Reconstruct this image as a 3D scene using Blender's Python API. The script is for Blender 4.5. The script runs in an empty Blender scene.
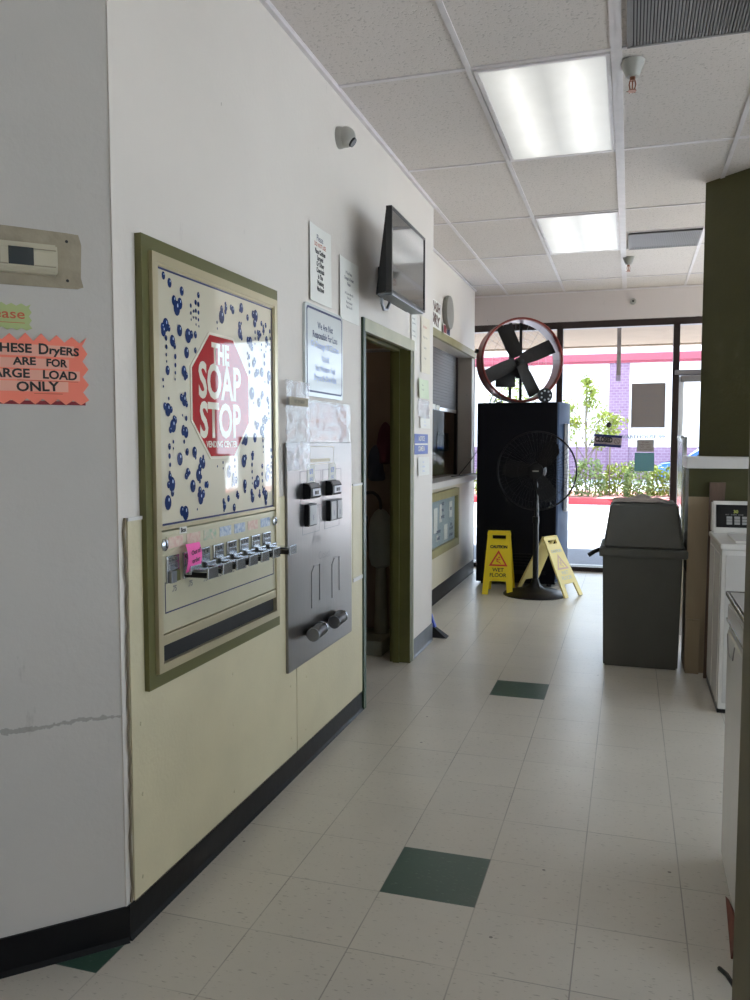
import bpy, bmesh, math, random
from mathutils import Vector, Matrix
random.seed(7)
S = bpy.context.scene
COL = S.collection
PI = math.pi

# ------------------------------------------------------------------ materials
def mat(name, col, rough=0.6, metal=0.0, noise=0.0, nscale=8.0, bump=0.0, bscale=60.0, coat=0.0, aniso=None,
        emit=None, estr=0.0, trans=0.0, spec=None, stains=0.0, col2=None, stretch=(1, 1, 1), rvar=0.0):
    m = bpy.data.materials.new(name); m.use_nodes = True
    nt = m.node_tree; b = nt.nodes['Principled BSDF']
    b.inputs['Base Color'].default_value = (*col, 1)
    b.inputs['Roughness'].default_value = rough
    b.inputs['Metallic'].default_value = metal
    b.inputs['Coat Weight'].default_value = coat
    b.inputs['Coat Roughness'].default_value = 0.03; b.inputs['Coat IOR'].default_value = 1.65
    if spec is not None: b.inputs['Specular IOR Level'].default_value = spec
    if trans: b.inputs['Transmission Weight'].default_value = trans
    if emit:
        b.inputs['Emission Color'].default_value = (*emit, 1); b.inputs['Emission Strength'].default_value = estr
    if noise or bump or rvar:
        tc = nt.nodes.new('ShaderNodeTexCoord'); mp = nt.nodes.new('ShaderNodeMapping')
        mp.inputs['Scale'].default_value = stretch
        nt.links.new(tc.outputs['Object'], mp.inputs['Vector'])
    if noise:
        n = nt.nodes.new('ShaderNodeTexNoise'); n.inputs['Scale'].default_value = nscale; n.inputs['Detail'].default_value = 6
        nt.links.new(mp.outputs['Vector'], n.inputs['Vector'])
        cr = nt.nodes.new('ShaderNodeValToRGB')
        c2 = col2 or tuple(c * (1 - noise) for c in col)
        cr.color_ramp.elements[0].position = 0.3; cr.color_ramp.elements[1].position = 0.68
        cr.color_ramp.elements[0].color = (*c2, 1); cr.color_ramp.elements[1].color = (*col, 1)
        nt.links.new(n.outputs['Fac'], cr.inputs['Fac'])
        nt.links.new(cr.outputs['Color'], b.inputs['Base Color'])
    if rvar:
        n = nt.nodes.new('ShaderNodeTexNoise'); n.inputs['Scale'].default_value = 5; n.inputs['Detail'].default_value = 4
        nt.links.new(mp.outputs['Vector'], n.inputs['Vector'])
        mr = nt.nodes.new('ShaderNodeMapRange'); mr.inputs['To Min'].default_value = rough - rvar; mr.inputs['To Max'].default_value = rough + rvar
        nt.links.new(n.outputs['Fac'], mr.inputs['Value']); nt.links.new(mr.outputs['Result'], b.inputs['Roughness'])
    if bump:
        n2 = nt.nodes.new('ShaderNodeTexNoise'); n2.inputs['Scale'].default_value = bscale; n2.inputs['Detail'].default_value = 3
        nt.links.new(mp.outputs['Vector'], n2.inputs['Vector'])
        bp = nt.nodes.new('ShaderNodeBump'); bp.inputs['Strength'].default_value = bump; bp.inputs['Distance'].default_value = 0.01
        nt.links.new(n2.outputs['Fac'], bp.inputs['Height']); nt.links.new(bp.outputs['Normal'], b.inputs['Normal'])
    return m

class N:
    """tiny node-graph helper"""
    def __init__(s, m): s.nt = m.node_tree; s.b = s.nt.nodes['Principled BSDF']
    def new(s, t, **kw):
        n = s.nt.nodes.new(t)
        for k, v in kw.items(): setattr(n, k, v)
        return n
    def l(s, a, b): s.nt.links.new(a, b)
    def math(s, op, a, b=None, c=None):
        n = s.new('ShaderNodeMath', operation=op)
        for i, v in enumerate((a, b, c)):
            if v is None: continue
            if isinstance(v, (int, float)): n.inputs[i].default_value = v
            else: s.l(v, n.inputs[i])
        return n.outputs[0]
    def mix(s, f, a, b):
        n = s.new('ShaderNodeMix', data_type='RGBA')
        if isinstance(f, (int, float)): n.inputs['Factor'].default_value = f
        else: s.l(f, n.inputs['Factor'])
        for key, v in ((6, a), (7, b)):
            if isinstance(v, tuple): n.inputs[key].default_value = (*v, 1)
            else: s.l(v, n.inputs[key])
        return n.outputs[2]
    def noise(s, vec, scale, detail=4, rough=0.5):
        n = s.new('ShaderNodeTexNoise'); n.inputs['Scale'].default_value = scale; n.inputs['Detail'].default_value = detail
        n.inputs['Roughness'].default_value = rough
        s.l(vec, n.inputs['Vector']); return n.outputs['Fac']
    def ramp(s, f, p0, p1):
        n = s.new('ShaderNodeMapRange'); n.inputs['From Min'].default_value = p0; n.inputs['From Max'].default_value = p1
        s.l(f, n.inputs['Value']); return n.outputs['Result']
    def scaled(s, vec, sc):
        n = s.new('ShaderNodeMapping'); n.inputs['Scale'].default_value = sc; s.l(vec, n.inputs['Vector']); return n.outputs['Vector']

TILE = 0.307; TX = -0.4285; TY = 2.418
def floor_mat(name, base, dark, fleck):
    m = mat(name, base, 0.3); g = N(m)
    tc = g.new('ShaderNodeTexCoord'); sp = g.new('ShaderNodeSeparateXYZ'); g.l(tc.outputs['Object'], sp.inputs[0])
    u = g.math('DIVIDE', g.math('SUBTRACT', sp.outputs[0], TX), TILE); v = g.math('DIVIDE', g.math('SUBTRACT', sp.outputs[1], TY), TILE)
    cb = g.new('ShaderNodeCombineXYZ'); g.l(g.math('FLOOR', u), cb.inputs[0]); g.l(g.math('FLOOR', v), cb.inputs[1])
    wn = g.new('ShaderNodeTexWhiteNoise'); g.l(cb.outputs[0], wn.inputs['Vector'])
    fl = g.noise(g.scaled(tc.outputs['Object'], (1, 3, 1)), 42, 2); flm = g.ramp(fl, 0.64, 0.70)
    cloud = g.noise(tc.outputs['Object'], 2.2, 5, 0.6)
    tone = g.mix(g.math('MULTIPLY', wn.outputs['Value'], 0.35), base, tuple(c * 0.86 for c in base))
    tone = g.mix(g.math('MULTIPLY', g.ramp(cloud, 0.35, 0.75), 0.32), tone, dark)
    tone = g.mix(g.math('MULTIPLY', flm, 0.6), tone, fleck)
    vn = g.new('ShaderNodeTexVoronoi'); vn.inputs['Scale'].default_value = 5.5; g.l(tc.outputs['Object'], vn.inputs['Vector'])
    spot = g.math('LESS_THAN', vn.outputs['Distance'], 0.035)
    tone = g.mix(g.math('MULTIPLY', spot, 0.75), tone, (0.09, 0.075, 0.06))
    def seam(t, w):
        f = g.math('FRACT', t); d = g.math('MINIMUM', f, g.math('SUBTRACT', 1.0, f)); return g.math('LESS_THAN', d, w)
    fade = g.ramp(g.noise(tc.outputs['Object'], 3.1, 3), 0.42, 0.6)
    sx = seam(u, 0.0065); sy = g.math('MULTIPLY', seam(v, 0.0055), g.math('ADD', g.math('MULTIPLY', fade, 0.75), 0.2))
    sm = g.math('MULTIPLY', g.math('MAXIMUM', g.math('MULTIPLY', sx, g.math('ADD', 0.55, g.math('MULTIPLY', fade, 0.45))), sy), 0.58)
    tone = g.mix(sm, tone, (0.10, 0.09, 0.075))
    g.l(tone, g.b.inputs['Base Color'])
    mr = g.new('ShaderNodeMapRange'); mr.inputs['To Min'].default_value = 0.285; mr.inputs['To Max'].default_value = 0.36; g.b.inputs['Specular IOR Level'].default_value = 0.85
    g.l(g.noise(tc.outputs['Object'], 6, 4), mr.inputs['Value']); g.l(mr.outputs['Result'], g.b.inputs['Roughness'])
    bp = g.new('ShaderNodeBump'); bp.inputs['Strength'].default_value = 0.16; bp.inputs['Distance'].default_value = 0.01
    h = g.math('SUBTRACT', g.noise(tc.outputs['Object'], 7, 3), g.math('MULTIPLY', sm, 0.3))
    g.l(h, bp.inputs['Height']); g.l(bp.outputs['Normal'], g.b.inputs['Normal'])
    return m

def wall_mat(name, col, scuff=0.25, crack=None, low=None):
    m = mat(name, col, 0.62); g = N(m)
    tc = g.new('ShaderNodeTexCoord'); o = tc.outputs['Object']; sp = g.new('ShaderNodeSeparateXYZ'); g.l(o, sp.inputs[0])
    c = g.mix(g.math('MULTIPLY', g.ramp(g.noise(o, 1.6, 6, 0.6), 0.4, 0.75), scuff), col, tuple(x * 0.78 for x in col))
    sc = g.ramp(g.noise(g.scaled(o, (1, 1, 0.35)), 16, 4, 0.7), 0.68, 0.76)
    c = g.mix(g.math('MULTIPLY', sc, scuff * 1.4), c, tuple(x * 0.6 for x in col))
    vn = g.new('ShaderNodeTexVoronoi'); vn.inputs['Scale'].default_value = 7; g.l(g.scaled(o, (1, 1, 0.5)), vn.inputs['Vector'])
    c = g.mix(g.math('MULTIPLY', g.math('LESS_THAN', vn.outputs['Distance'], 0.035), 0.5), c, (0.2, 0.17, 0.13))
    if crack:
        wob = g.math('MULTIPLY', g.math('SUBTRACT', g.noise(o, 9, 5, 0.8), 0.5), 0.05)
        d = g.math('ABSOLUTE', g.math('SUBTRACT', g.math('ADD', sp.outputs[2], wob), crack))
        th = g.math('MULTIPLY', g.ramp(g.noise(o, 22, 3), 0.3, 0.8), 0.012)
        k = g.math('LESS_THAN', d, th)
        c = g.mix(g.math('MULTIPLY', k, 0.55), c, (0.2, 0.19, 0.17))
    g.l(c, g.b.inputs['Base Color'])
    bp = g.new('ShaderNodeBump'); bp.inputs['Strength'].default_value = 0.25; bp.inputs['Distance'].default_value = 0.004
    g.l(g.noise(o, 45, 4, 0.6), bp.inputs['Height']); g.l(bp.outputs['Normal'], g.b.inputs['Normal'])
    return m

def ceiling_mat():
    m = mat('ceiling_tile', (0.62, 0.60, 0.57), 0.9); g = N(m)
    tc = g.new('ShaderNodeTexCoord'); o = tc.outputs['Object']
    f = g.ramp(g.noise(o, 75, 2), 0.58, 0.68)
    f2 = g.ramp(g.noise(g.scaled(o, (1, 1, 1)), 220, 1), 0.62, 0.7)
    c = g.mix(g.math('MULTIPLY', f, 0.5), (0.64, 0.59, 0.56), (0.34, 0.31, 0.29))
    c = g.mix(g.math('MULTIPLY', f2, 0.4), c, (0.33, 0.31, 0.29))
    c = g.mix(g.math('MULTIPLY', g.ramp(g.noise(o, 1.1, 4), 0.4, 0.8), 0.2), c, (0.5, 0.47, 0.42))
    g.l(c, g.b.inputs['Base Color'])
    bp = g.new('ShaderNodeBump'); bp.inputs['Strength'].default_value = 0.4; bp.inputs['Distance'].default_value = 0.003
    g.l(g.math('MULTIPLY', f, -1), bp.inputs['Height']); g.l(bp.outputs['Normal'], g.b.inputs['Normal'])
    return m

def glass_mat(name, tint=(0.96, 0.98, 0.975), ior=1.35):
    m = bpy.data.materials.new(name); m.use_nodes = True; nt = m.node_tree; nt.nodes.clear()
    out = nt.nodes.new('ShaderNodeOutputMaterial'); tr = nt.nodes.new('ShaderNodeBsdfTransparent'); gl = nt.nodes.new('ShaderNodeBsdfGlossy')
    gl.inputs['Roughness'].default_value = 0.02; tr.inputs['Color'].default_value = (*tint, 1)
    lw = nt.nodes.new('ShaderNodeFresnel'); lw.inputs['IOR'].default_value = 1.35
    mx = nt.nodes.new('ShaderNodeMixShader'); lw.inputs['IOR'].default_value = ior
    ge = nt.nodes.new('ShaderNodeNewGeometry'); iv = nt.nodes.new('ShaderNodeMath'); iv.operation = 'SUBTRACT'; iv.inputs[0].default_value = 1.0
    nt.links.new(ge.outputs['Backfacing'], iv.inputs[1]); ml = nt.nodes.new('ShaderNodeMath'); ml.operation = 'MULTIPLY'
    nt.links.new(lw.outputs[0], ml.inputs[0]); nt.links.new(iv.outputs[0], ml.inputs[1])
    nt.links.new(ml.outputs[0], mx.inputs[0]); nt.links.new(tr.outputs[0], mx.inputs[1]); nt.links.new(gl.outputs[0], mx.inputs[2])
    nt.links.new(mx.outputs[0], out.inputs['Surface'])
    return m

def film_mat(name, tint, opac, rough=0.2, bump=0.8):
    """crumpled clear plastic"""
    m = mat(name, tint, rough, coat=0.8, bump=bump, bscale=45); nt = m.node_tree; b = nt.nodes['Principled BSDF']
    b.inputs['Alpha'].default_value = opac
    return m

def brick_mat(name, c1, c2, mortar, sc):
    m = mat(name, c1, 0.9); g = N(m)
    tc = g.new('ShaderNodeTexCoord'); mp = g.new('ShaderNodeMapping'); mp.inputs['Rotation'].default_value = (PI / 2, 0, 0)
    g.l(tc.outputs['Object'], mp.inputs['Vector'])
    br = g.new('ShaderNodeTexBrick'); br.inputs['Scale'].default_value = sc
    br.inputs['Color1'].default_value = (*c1, 1); br.inputs['Color2'].default_value = (*c2, 1); br.inputs['Mortar'].default_value = (*mortar, 1)
    br.inputs['Mortar Size'].default_value = 0.03
    g.l(mp.outputs[0], br.inputs['Vector']); g.l(br.outputs['Color'], g.b.inputs['Base Color'])
    return m

def diffuser_mat():
    m = mat('lit_diffuser', (0.3, 0.31, 0.3), 0.4); g = N(m)
    tc = g.new('ShaderNodeTexCoord'); sp = g.new('ShaderNodeSeparateXYZ'); g.l(tc.outputs['Object'], sp.inputs[0])
    # two tubes run behind the plastic, along the fixture
    a = g.math('ABSOLUTE', g.math('SUBTRACT', g.math('ABSOLUTE', sp.outputs[0]), 0.135))
    band = g.math('POWER', g.math('MAXIMUM', g.math('SUBTRACT', 1.0, g.math('DIVIDE', a, 0.16)), 0.0), 1.5)
    e = g.math('MULTIPLY', g.math('SUBTRACT', 1.0, g.math('POWER', g.math('ABSOLUTE', g.math('DIVIDE', sp.outputs[1], 0.66)), 6)), 1.0)
    st = g.math('ADD', LAMP0, g.math('MULTIPLY', g.math('MULTIPLY', band, LAMP1), e))
    st = g.math('MULTIPLY', st, g.math('ADD', 0.86, g.math('MULTIPLY', g.noise(tc.outputs['Object'], 7, 3), 0.22)))
    g.b.inputs['Emission Color'].default_value = (1.0, 0.99, 0.94, 1)
    g.l(st, g.b.inputs['Emission Strength'])
    return m
LAMP0, LAMP1 = 0.28, 0.40

M = dict(
 floor=floor_mat('vinyl_tile_cream', (0.66, 0.62, 0.545), (0.47, 0.445, 0.40), (0.27, 0.24, 0.20)),
 floor_g=floor_mat('vinyl_tile_green', (0.035, 0.085, 0.062), (0.05, 0.10, 0.075), (0.16, 0.22, 0.18)),
 wall=wall_mat('painted_wall_white', (0.68, 0.63, 0.575), 0.22),
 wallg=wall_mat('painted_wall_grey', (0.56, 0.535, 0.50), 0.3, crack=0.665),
 wallp=wall_mat('painted_wall_far', (0.62, 0.56, 0.54), 0.12),
 cream=mat('cream_wall_panel', (0.64, 0.575, 0.385), 0.45, noise=0.12, nscale=3, bump=0.12, bscale=70),
 cream2=mat('cream_counter_panel', (0.66, 0.60, 0.46), 0.4, noise=0.1, nscale=2),
 ceil=ceiling_mat(),
 grid=mat('ceiling_grid_metal', (0.70, 0.66, 0.67), 0.45, noise=0.1, nscale=12),
 base=mat('black_vinyl_base', (0.006, 0.006, 0.007), 0.38, spec=0.22, noise=0.3, nscale=14, bump=0.1, bscale=20),
 baseg=mat('grey_vinyl_base', (0.10, 0.11, 0.13), 0.4, noise=0.3, nscale=14),
 olive=mat('olive_paint', (0.10, 0.095, 0.022), 0.5, noise=0.25, nscale=5, bump=0.15, bscale=30),
 olivec=mat('column_olive_paint', (0.060, 0.056, 0.012), 0.62, noise=0.15, nscale=5, bump=0.1, bscale=50),
 oliveb=mat('olive_beige_post_paint', (0.13, 0.112, 0.055), 0.6, noise=0.25, nscale=4),
 frame=mat('green_gold_frame_paint', (0.14, 0.135, 0.05), 0.32, metal=0.3),
 header=mat('olive_header_paint', (0.30, 0.27, 0.12), 0.45, noise=0.15, nscale=6),
 darkg=mat('dark_green_edge_paint', (0.02, 0.045, 0.02), 0.4),
 casing=mat('pale_green_casing_paint', (0.42, 0.41, 0.28), 0.45, noise=0.15, nscale=8),
 gold=mat('champagne_metal', (0.58, 0.51, 0.34), 0.30, metal=0.6),
 goldp=mat('champagne_front_panel', (0.60, 0.56, 0.40), 0.33, metal=0.35, noise=0.08, nscale=6),
 display=mat('printed_display_sheet', (0.66, 0.605, 0.46), 0.35, metal=0.25, noise=0.06, nscale=4, coat=1.0),
 navy=mat('navy_print', (0.006, 0.014, 0.11), 0.4, coat=1.0),
 bub=mat('bubble_blue_print', (0.002, 0.022, 0.12), 0.5, spec=0.1, coat=1.0),
 bubl=mat('bubble_highlight_print', (0.5, 0.62, 0.85), 0.4, coat=1.0),
 signred=mat('red_sign_print', (0.45, 0.018, 0.022), 0.5, spec=0.1, coat=1.0),
 signwhite=mat('cream_letter_print', (0.82, 0.76, 0.62), 0.4, coat=1.0),
 black=mat('black_plastic', (0.006, 0.006, 0.007), 0.38, spec=0.35),
 blackm=mat('matte_black', (0.006, 0.006, 0.007), 0.7),
 cabk=mat('black_painted_cabinet', (0.003, 0.003, 0.006), 0.45, spec=0.18),
 rubber=mat('dark_rubber', (0.02, 0.02, 0.02), 0.6),
 chrome=mat('worn_chrome', (0.45, 0.47, 0.50), 0.22, metal=1.0),
 darkchrome=mat('dull_dark_metal', (0.25, 0.26, 0.28), 0.35, metal=0.9),
 steel=mat('brushed_stainless', (0.25, 0.235, 0.225), 0.30, metal=1.0, stretch=(1, 1, 0.02), bump=0.06, bscale=160),
 steelp=mat('polished_steel', (0.62, 0.62, 0.64), 0.18, metal=1.0),
 paper=mat('white_paper', (0.78, 0.77, 0.72), 0.7, noise=0.05, nscale=5),
 paperb=mat('yellowed_paper', (0.74, 0.68, 0.55), 0.7, noise=0.08, nscale=5),
 paperg=mat('pale_green_paper', (0.62, 0.70, 0.52), 0.7),
 acryl=mat('laminated_sign_sheet', (0.60, 0.64, 0.64), 0.20, coat=0.2),
 ink=mat('black_ink', (0.02, 0.02, 0.02), 0.6), inkg=mat('grey_ink', (0.16, 0.16, 0.18), 0.6),
 inkn=mat('navy_ink', (0.03, 0.04, 0.12), 0.5), inkb=mat('blue_ink', (0.12, 0.22, 0.6), 0.5),
 inkr=mat('red_ink', (0.55, 0.12, 0.06), 0.6), inkp=mat('pale_blue_ink', (0.35, 0.45, 0.75), 0.5),
 orange=mat('neon_coral_card', (0.95, 0.24, 0.16), 0.55), orangel=mat('pale_coral_tape', (0.86, 0.42, 0.32), 0.5),
 lime=mat('pale_lime_card', (0.42, 0.50, 0.22), 0.6), pink=mat('hot_pink_note', (0.95, 0.13, 0.45), 0.6),
 darkred=mat('dark_red_strip', (0.22, 0.01, 0.02), 0.5),
 patch=mat('bare_beige_plaster', (0.38, 0.33, 0.24), 0.75, noise=0.25, nscale=14, bump=0.3, bscale=30),
 beige=mat('beige_plastic', (0.52, 0.48, 0.36), 0.4), beiged=mat('dark_beige_plastic_seam', (0.30, 0.27, 0.20), 0.5),
 lcd=mat('dark_display', (0.03, 0.04, 0.045), 0.2),
 film=film_mat('crumpled_clear_tape', (0.72, 0.72, 0.76), 0.26, bump=0.4), filmo=mat('coral_notice_under_tape', (0.70, 0.36, 0.25), 0.5, noise=0.5, nscale=9, stretch=(1, .6, 3), col2=(0.66, 0.66, 0.69)),
 tvs=mat('tv_screen', (0.012, 0.013, 0.015), 0.07, coat=0.5, spec=0.9),
 tvb=mat('tv_bezel', (0.02, 0.02, 0.022), 0.3),
 camw=mat('camera_housing_grey', (0.34, 0.335, 0.30), 0.4),
 glass=glass_mat('window_glass'), glassd=glass_mat('booth_glass', (0.80, 0.76, 0.71), 1.05), glassc=glass_mat('case_glass', (0.97, 0.98, 0.98), 1.15),
 alum=mat('dark_bronze_aluminium', (0.03, 0.018, 0.016), 0.35, metal=0.3), sill=mat('pale_sill', (0.6, 0.62, 0.66), 0.4),
 greym=mat('grey_metal_closer', (0.22, 0.205, 0.21), 0.4, metal=0.4),
 white=mat('white_enamel', (0.72, 0.71, 0.68), 0.22, noise=0.05, nscale=3), whiteg=mat('light_grey_enamel', (0.55, 0.54, 0.52), 0.25),
 ledge=mat('white_ledge_laminate', (0.66, 0.64, 0.62), 0.4),
 shut=mat('roller_shutter_grey', (0.11, 0.10, 0.10), 0.5),
 yellow=mat('yellow_plastic', (0.82, 0.62, 0.01), 0.38), yellowp=mat('sun_faded_yellow_plastic', (0.80, 0.66, 0.24), 0.45),
 tri=mat('warning_red_print', (0.65, 0.06, 0.03), 0.5), faded=mat('faded_print', (0.62, 0.42, 0.32), 0.6), fadedb=mat('faded_grey_print', (0.55, 0.56, 0.42), 0.6),
 ringred=mat('red_fan_shroud', (0.22, 0.035, 0.025), 0.35, metal=0.2), ringin=mat('shroud_inner_grey_pink', (0.40, 0.28, 0.33), 0.4),
 blade=mat('dark_grey_blade', (0.020, 0.020, 0.020), 0.5, metal=0.2), wire=mat('fan_guard_wire', (0.02, 0.02, 0.022), 0.4, metal=0.6),
 wireg=mat('pale_guard_wire', (0.35, 0.35, 0.36), 0.4, metal=0.6),
 bin=mat('grey_bin_plastic', (0.125, 0.125, 0.112), 0.6, spec=0.25, noise=0.18, nscale=3, bump=0.08, bscale=90), rag=mat('grey_rag_cloth', (0.42, 0.38, 0.35), 0.95, noise=0.2, nscale=20),
 board=mat('bare_beige_board', (0.40, 0.31, 0.20), 0.7, noise=0.2, nscale=5, stretch=(1, 1, 0.3)), plank=mat('brown_wood_plank', (0.16, 0.10, 0.07), 0.6, noise=0.35, nscale=14, stretch=(3, 3, 0.3)),
 redw=mat('red_brown_plinth', (0.24, 0.075, 0.05), 0.7, noise=0.4, nscale=20),
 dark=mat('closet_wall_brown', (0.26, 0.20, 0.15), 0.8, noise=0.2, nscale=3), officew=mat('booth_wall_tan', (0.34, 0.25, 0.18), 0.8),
 concrete=mat('mop_sink_grey', (0.24, 0.25, 0.19), 0.6, noise=0.2), tank=mat('green_grey_canister', (0.22, 0.25, 0.22), 0.35),
 clothd=mat('dark_navy_cloth', (0.012, 0.016, 0.03), 0.9), clothr=mat('maroon_cloth', (0.09, 0.02, 0.035), 0.9), clothb=mat('slate_cloth', (0.05, 0.06, 0.09), 0.9),
 bluesign=mat('blue_print', (0.015, 0.06, 0.34), 0.45), clockf=mat('clock_face', (0.62, 0.60, 0.56), 0.4), clockr=mat('clock_rim', (0.26, 0.25, 0.22), 0.4),
 vendblue=mat('blue_machine_front', (0.045, 0.075, 0.15), 0.6, spec=0.2, noise=0.4, nscale=4), vendw=mat('pale_machine_panel', (0.6, 0.62, 0.66), 0.35),
 stucco=mat('tan_stucco_soffit', (0.30, 0.215, 0.15), 0.9, noise=0.1, nscale=3),
 walk=mat('grey_blue_sidewalk', (0.20, 0.225, 0.29), 0.8, noise=0.1), asphalt=mat('pale_asphalt', (0.46, 0.49, 0.55), 0.9, noise=0.1),
 curb=mat('red_painted_curb', (0.62, 0.05, 0.06), 0.7), mulch=mat('red_mulch', (0.32, 0.13, 0.12), 0.95, noise=0.4, nscale=20),
 bwhite=mat('white_stucco', (0.8, 0.8, 0.79), 0.9), pinkb=mat('rose_fascia_paint', (0.33, 0.07, 0.10), 0.7), brick=brick_mat('mauve_brick', (0.20, 0.115, 0.19), (0.23, 0.145, 0.22), (0.28, 0.21, 0.28), 2.2),
 leaf=mat('yellow_green_leaf', (0.26, 0.30, 0.035), 0.6, noise=0.5, nscale=3, col2=(0.12, 0.18, 0.02)), leafd=mat('bush_leaf', (0.18, 0.24, 0.06), 0.6, noise=0.5, nscale=4, col2=(0.07, 0.12, 0.04)),
 bark=mat('grey_bark', (0.16, 0.13, 0.10), 0.9), carb=mat('blue_car_paint', (0.03, 0.14, 0.50), 0.3, coat=0.5), carw=mat('white_car_paint', (0.7, 0.7, 0.72), 0.3, coat=0.5),
 teal=mat('teal_paper', (0.10, 0.24, 0.27), 0.7), greyposter=mat('poster_back_grey', (0.24, 0.205, 0.195), 0.8), suction=mat('rubber_suction_cup', (0.02, 0.02, 0.015), 0.4),
 btn=mat('grey_button', (0.35, 0.35, 0.35), 0.4), green=mat('green_legend', (0.02, 0.25, 0.10), 0.4), amber=mat('amber_display_segments', (0.4, 0.45, 0.1), 0.4),
 label1=mat('pink_product_label', (0.62, 0.36, 0.30), 0.5, noise=0.5, nscale=60, col2=(0.7, 0.6, 0.5)), label2=mat('green_product_label', (0.30, 0.46, 0.32), 0.5, noise=0.5, nscale=60, col2=(0.7, 0.55, 0.45)),
 label3=mat('blue_product_label', (0.20, 0.30, 0.48), 0.5, noise=0.6, nscale=70, col2=(0.65, 0.68, 0.7)), 
 cloud=mat('white_fabric_grey', (0.5, 0.5, 0.5), 0.9), cord=mat('black_cord', (0.008, 0.008, 0.008), 0.5), cordo=mat('orange_cord', (0.3, 0.1, 0.03), 0.5),
 brass=mat('brass_fitting', (0.30, 0.13, 0.08), 0.35, metal=0.9), louver=mat('grey_louver', (0.22, 0.21, 0.21), 0.5, metal=0.2),
 broomb=mat('broom_blue', (0.02, 0.06, 0.45), 0.4), decal=mat('brown_decal', (0.12, 0.07, 0.06), 0.6), noticeg=mat('notice_sheet_greyblue', (0.36, 0.42, 0.44), 0.5),
)
M['diff'] = diffuser_mat()

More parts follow.
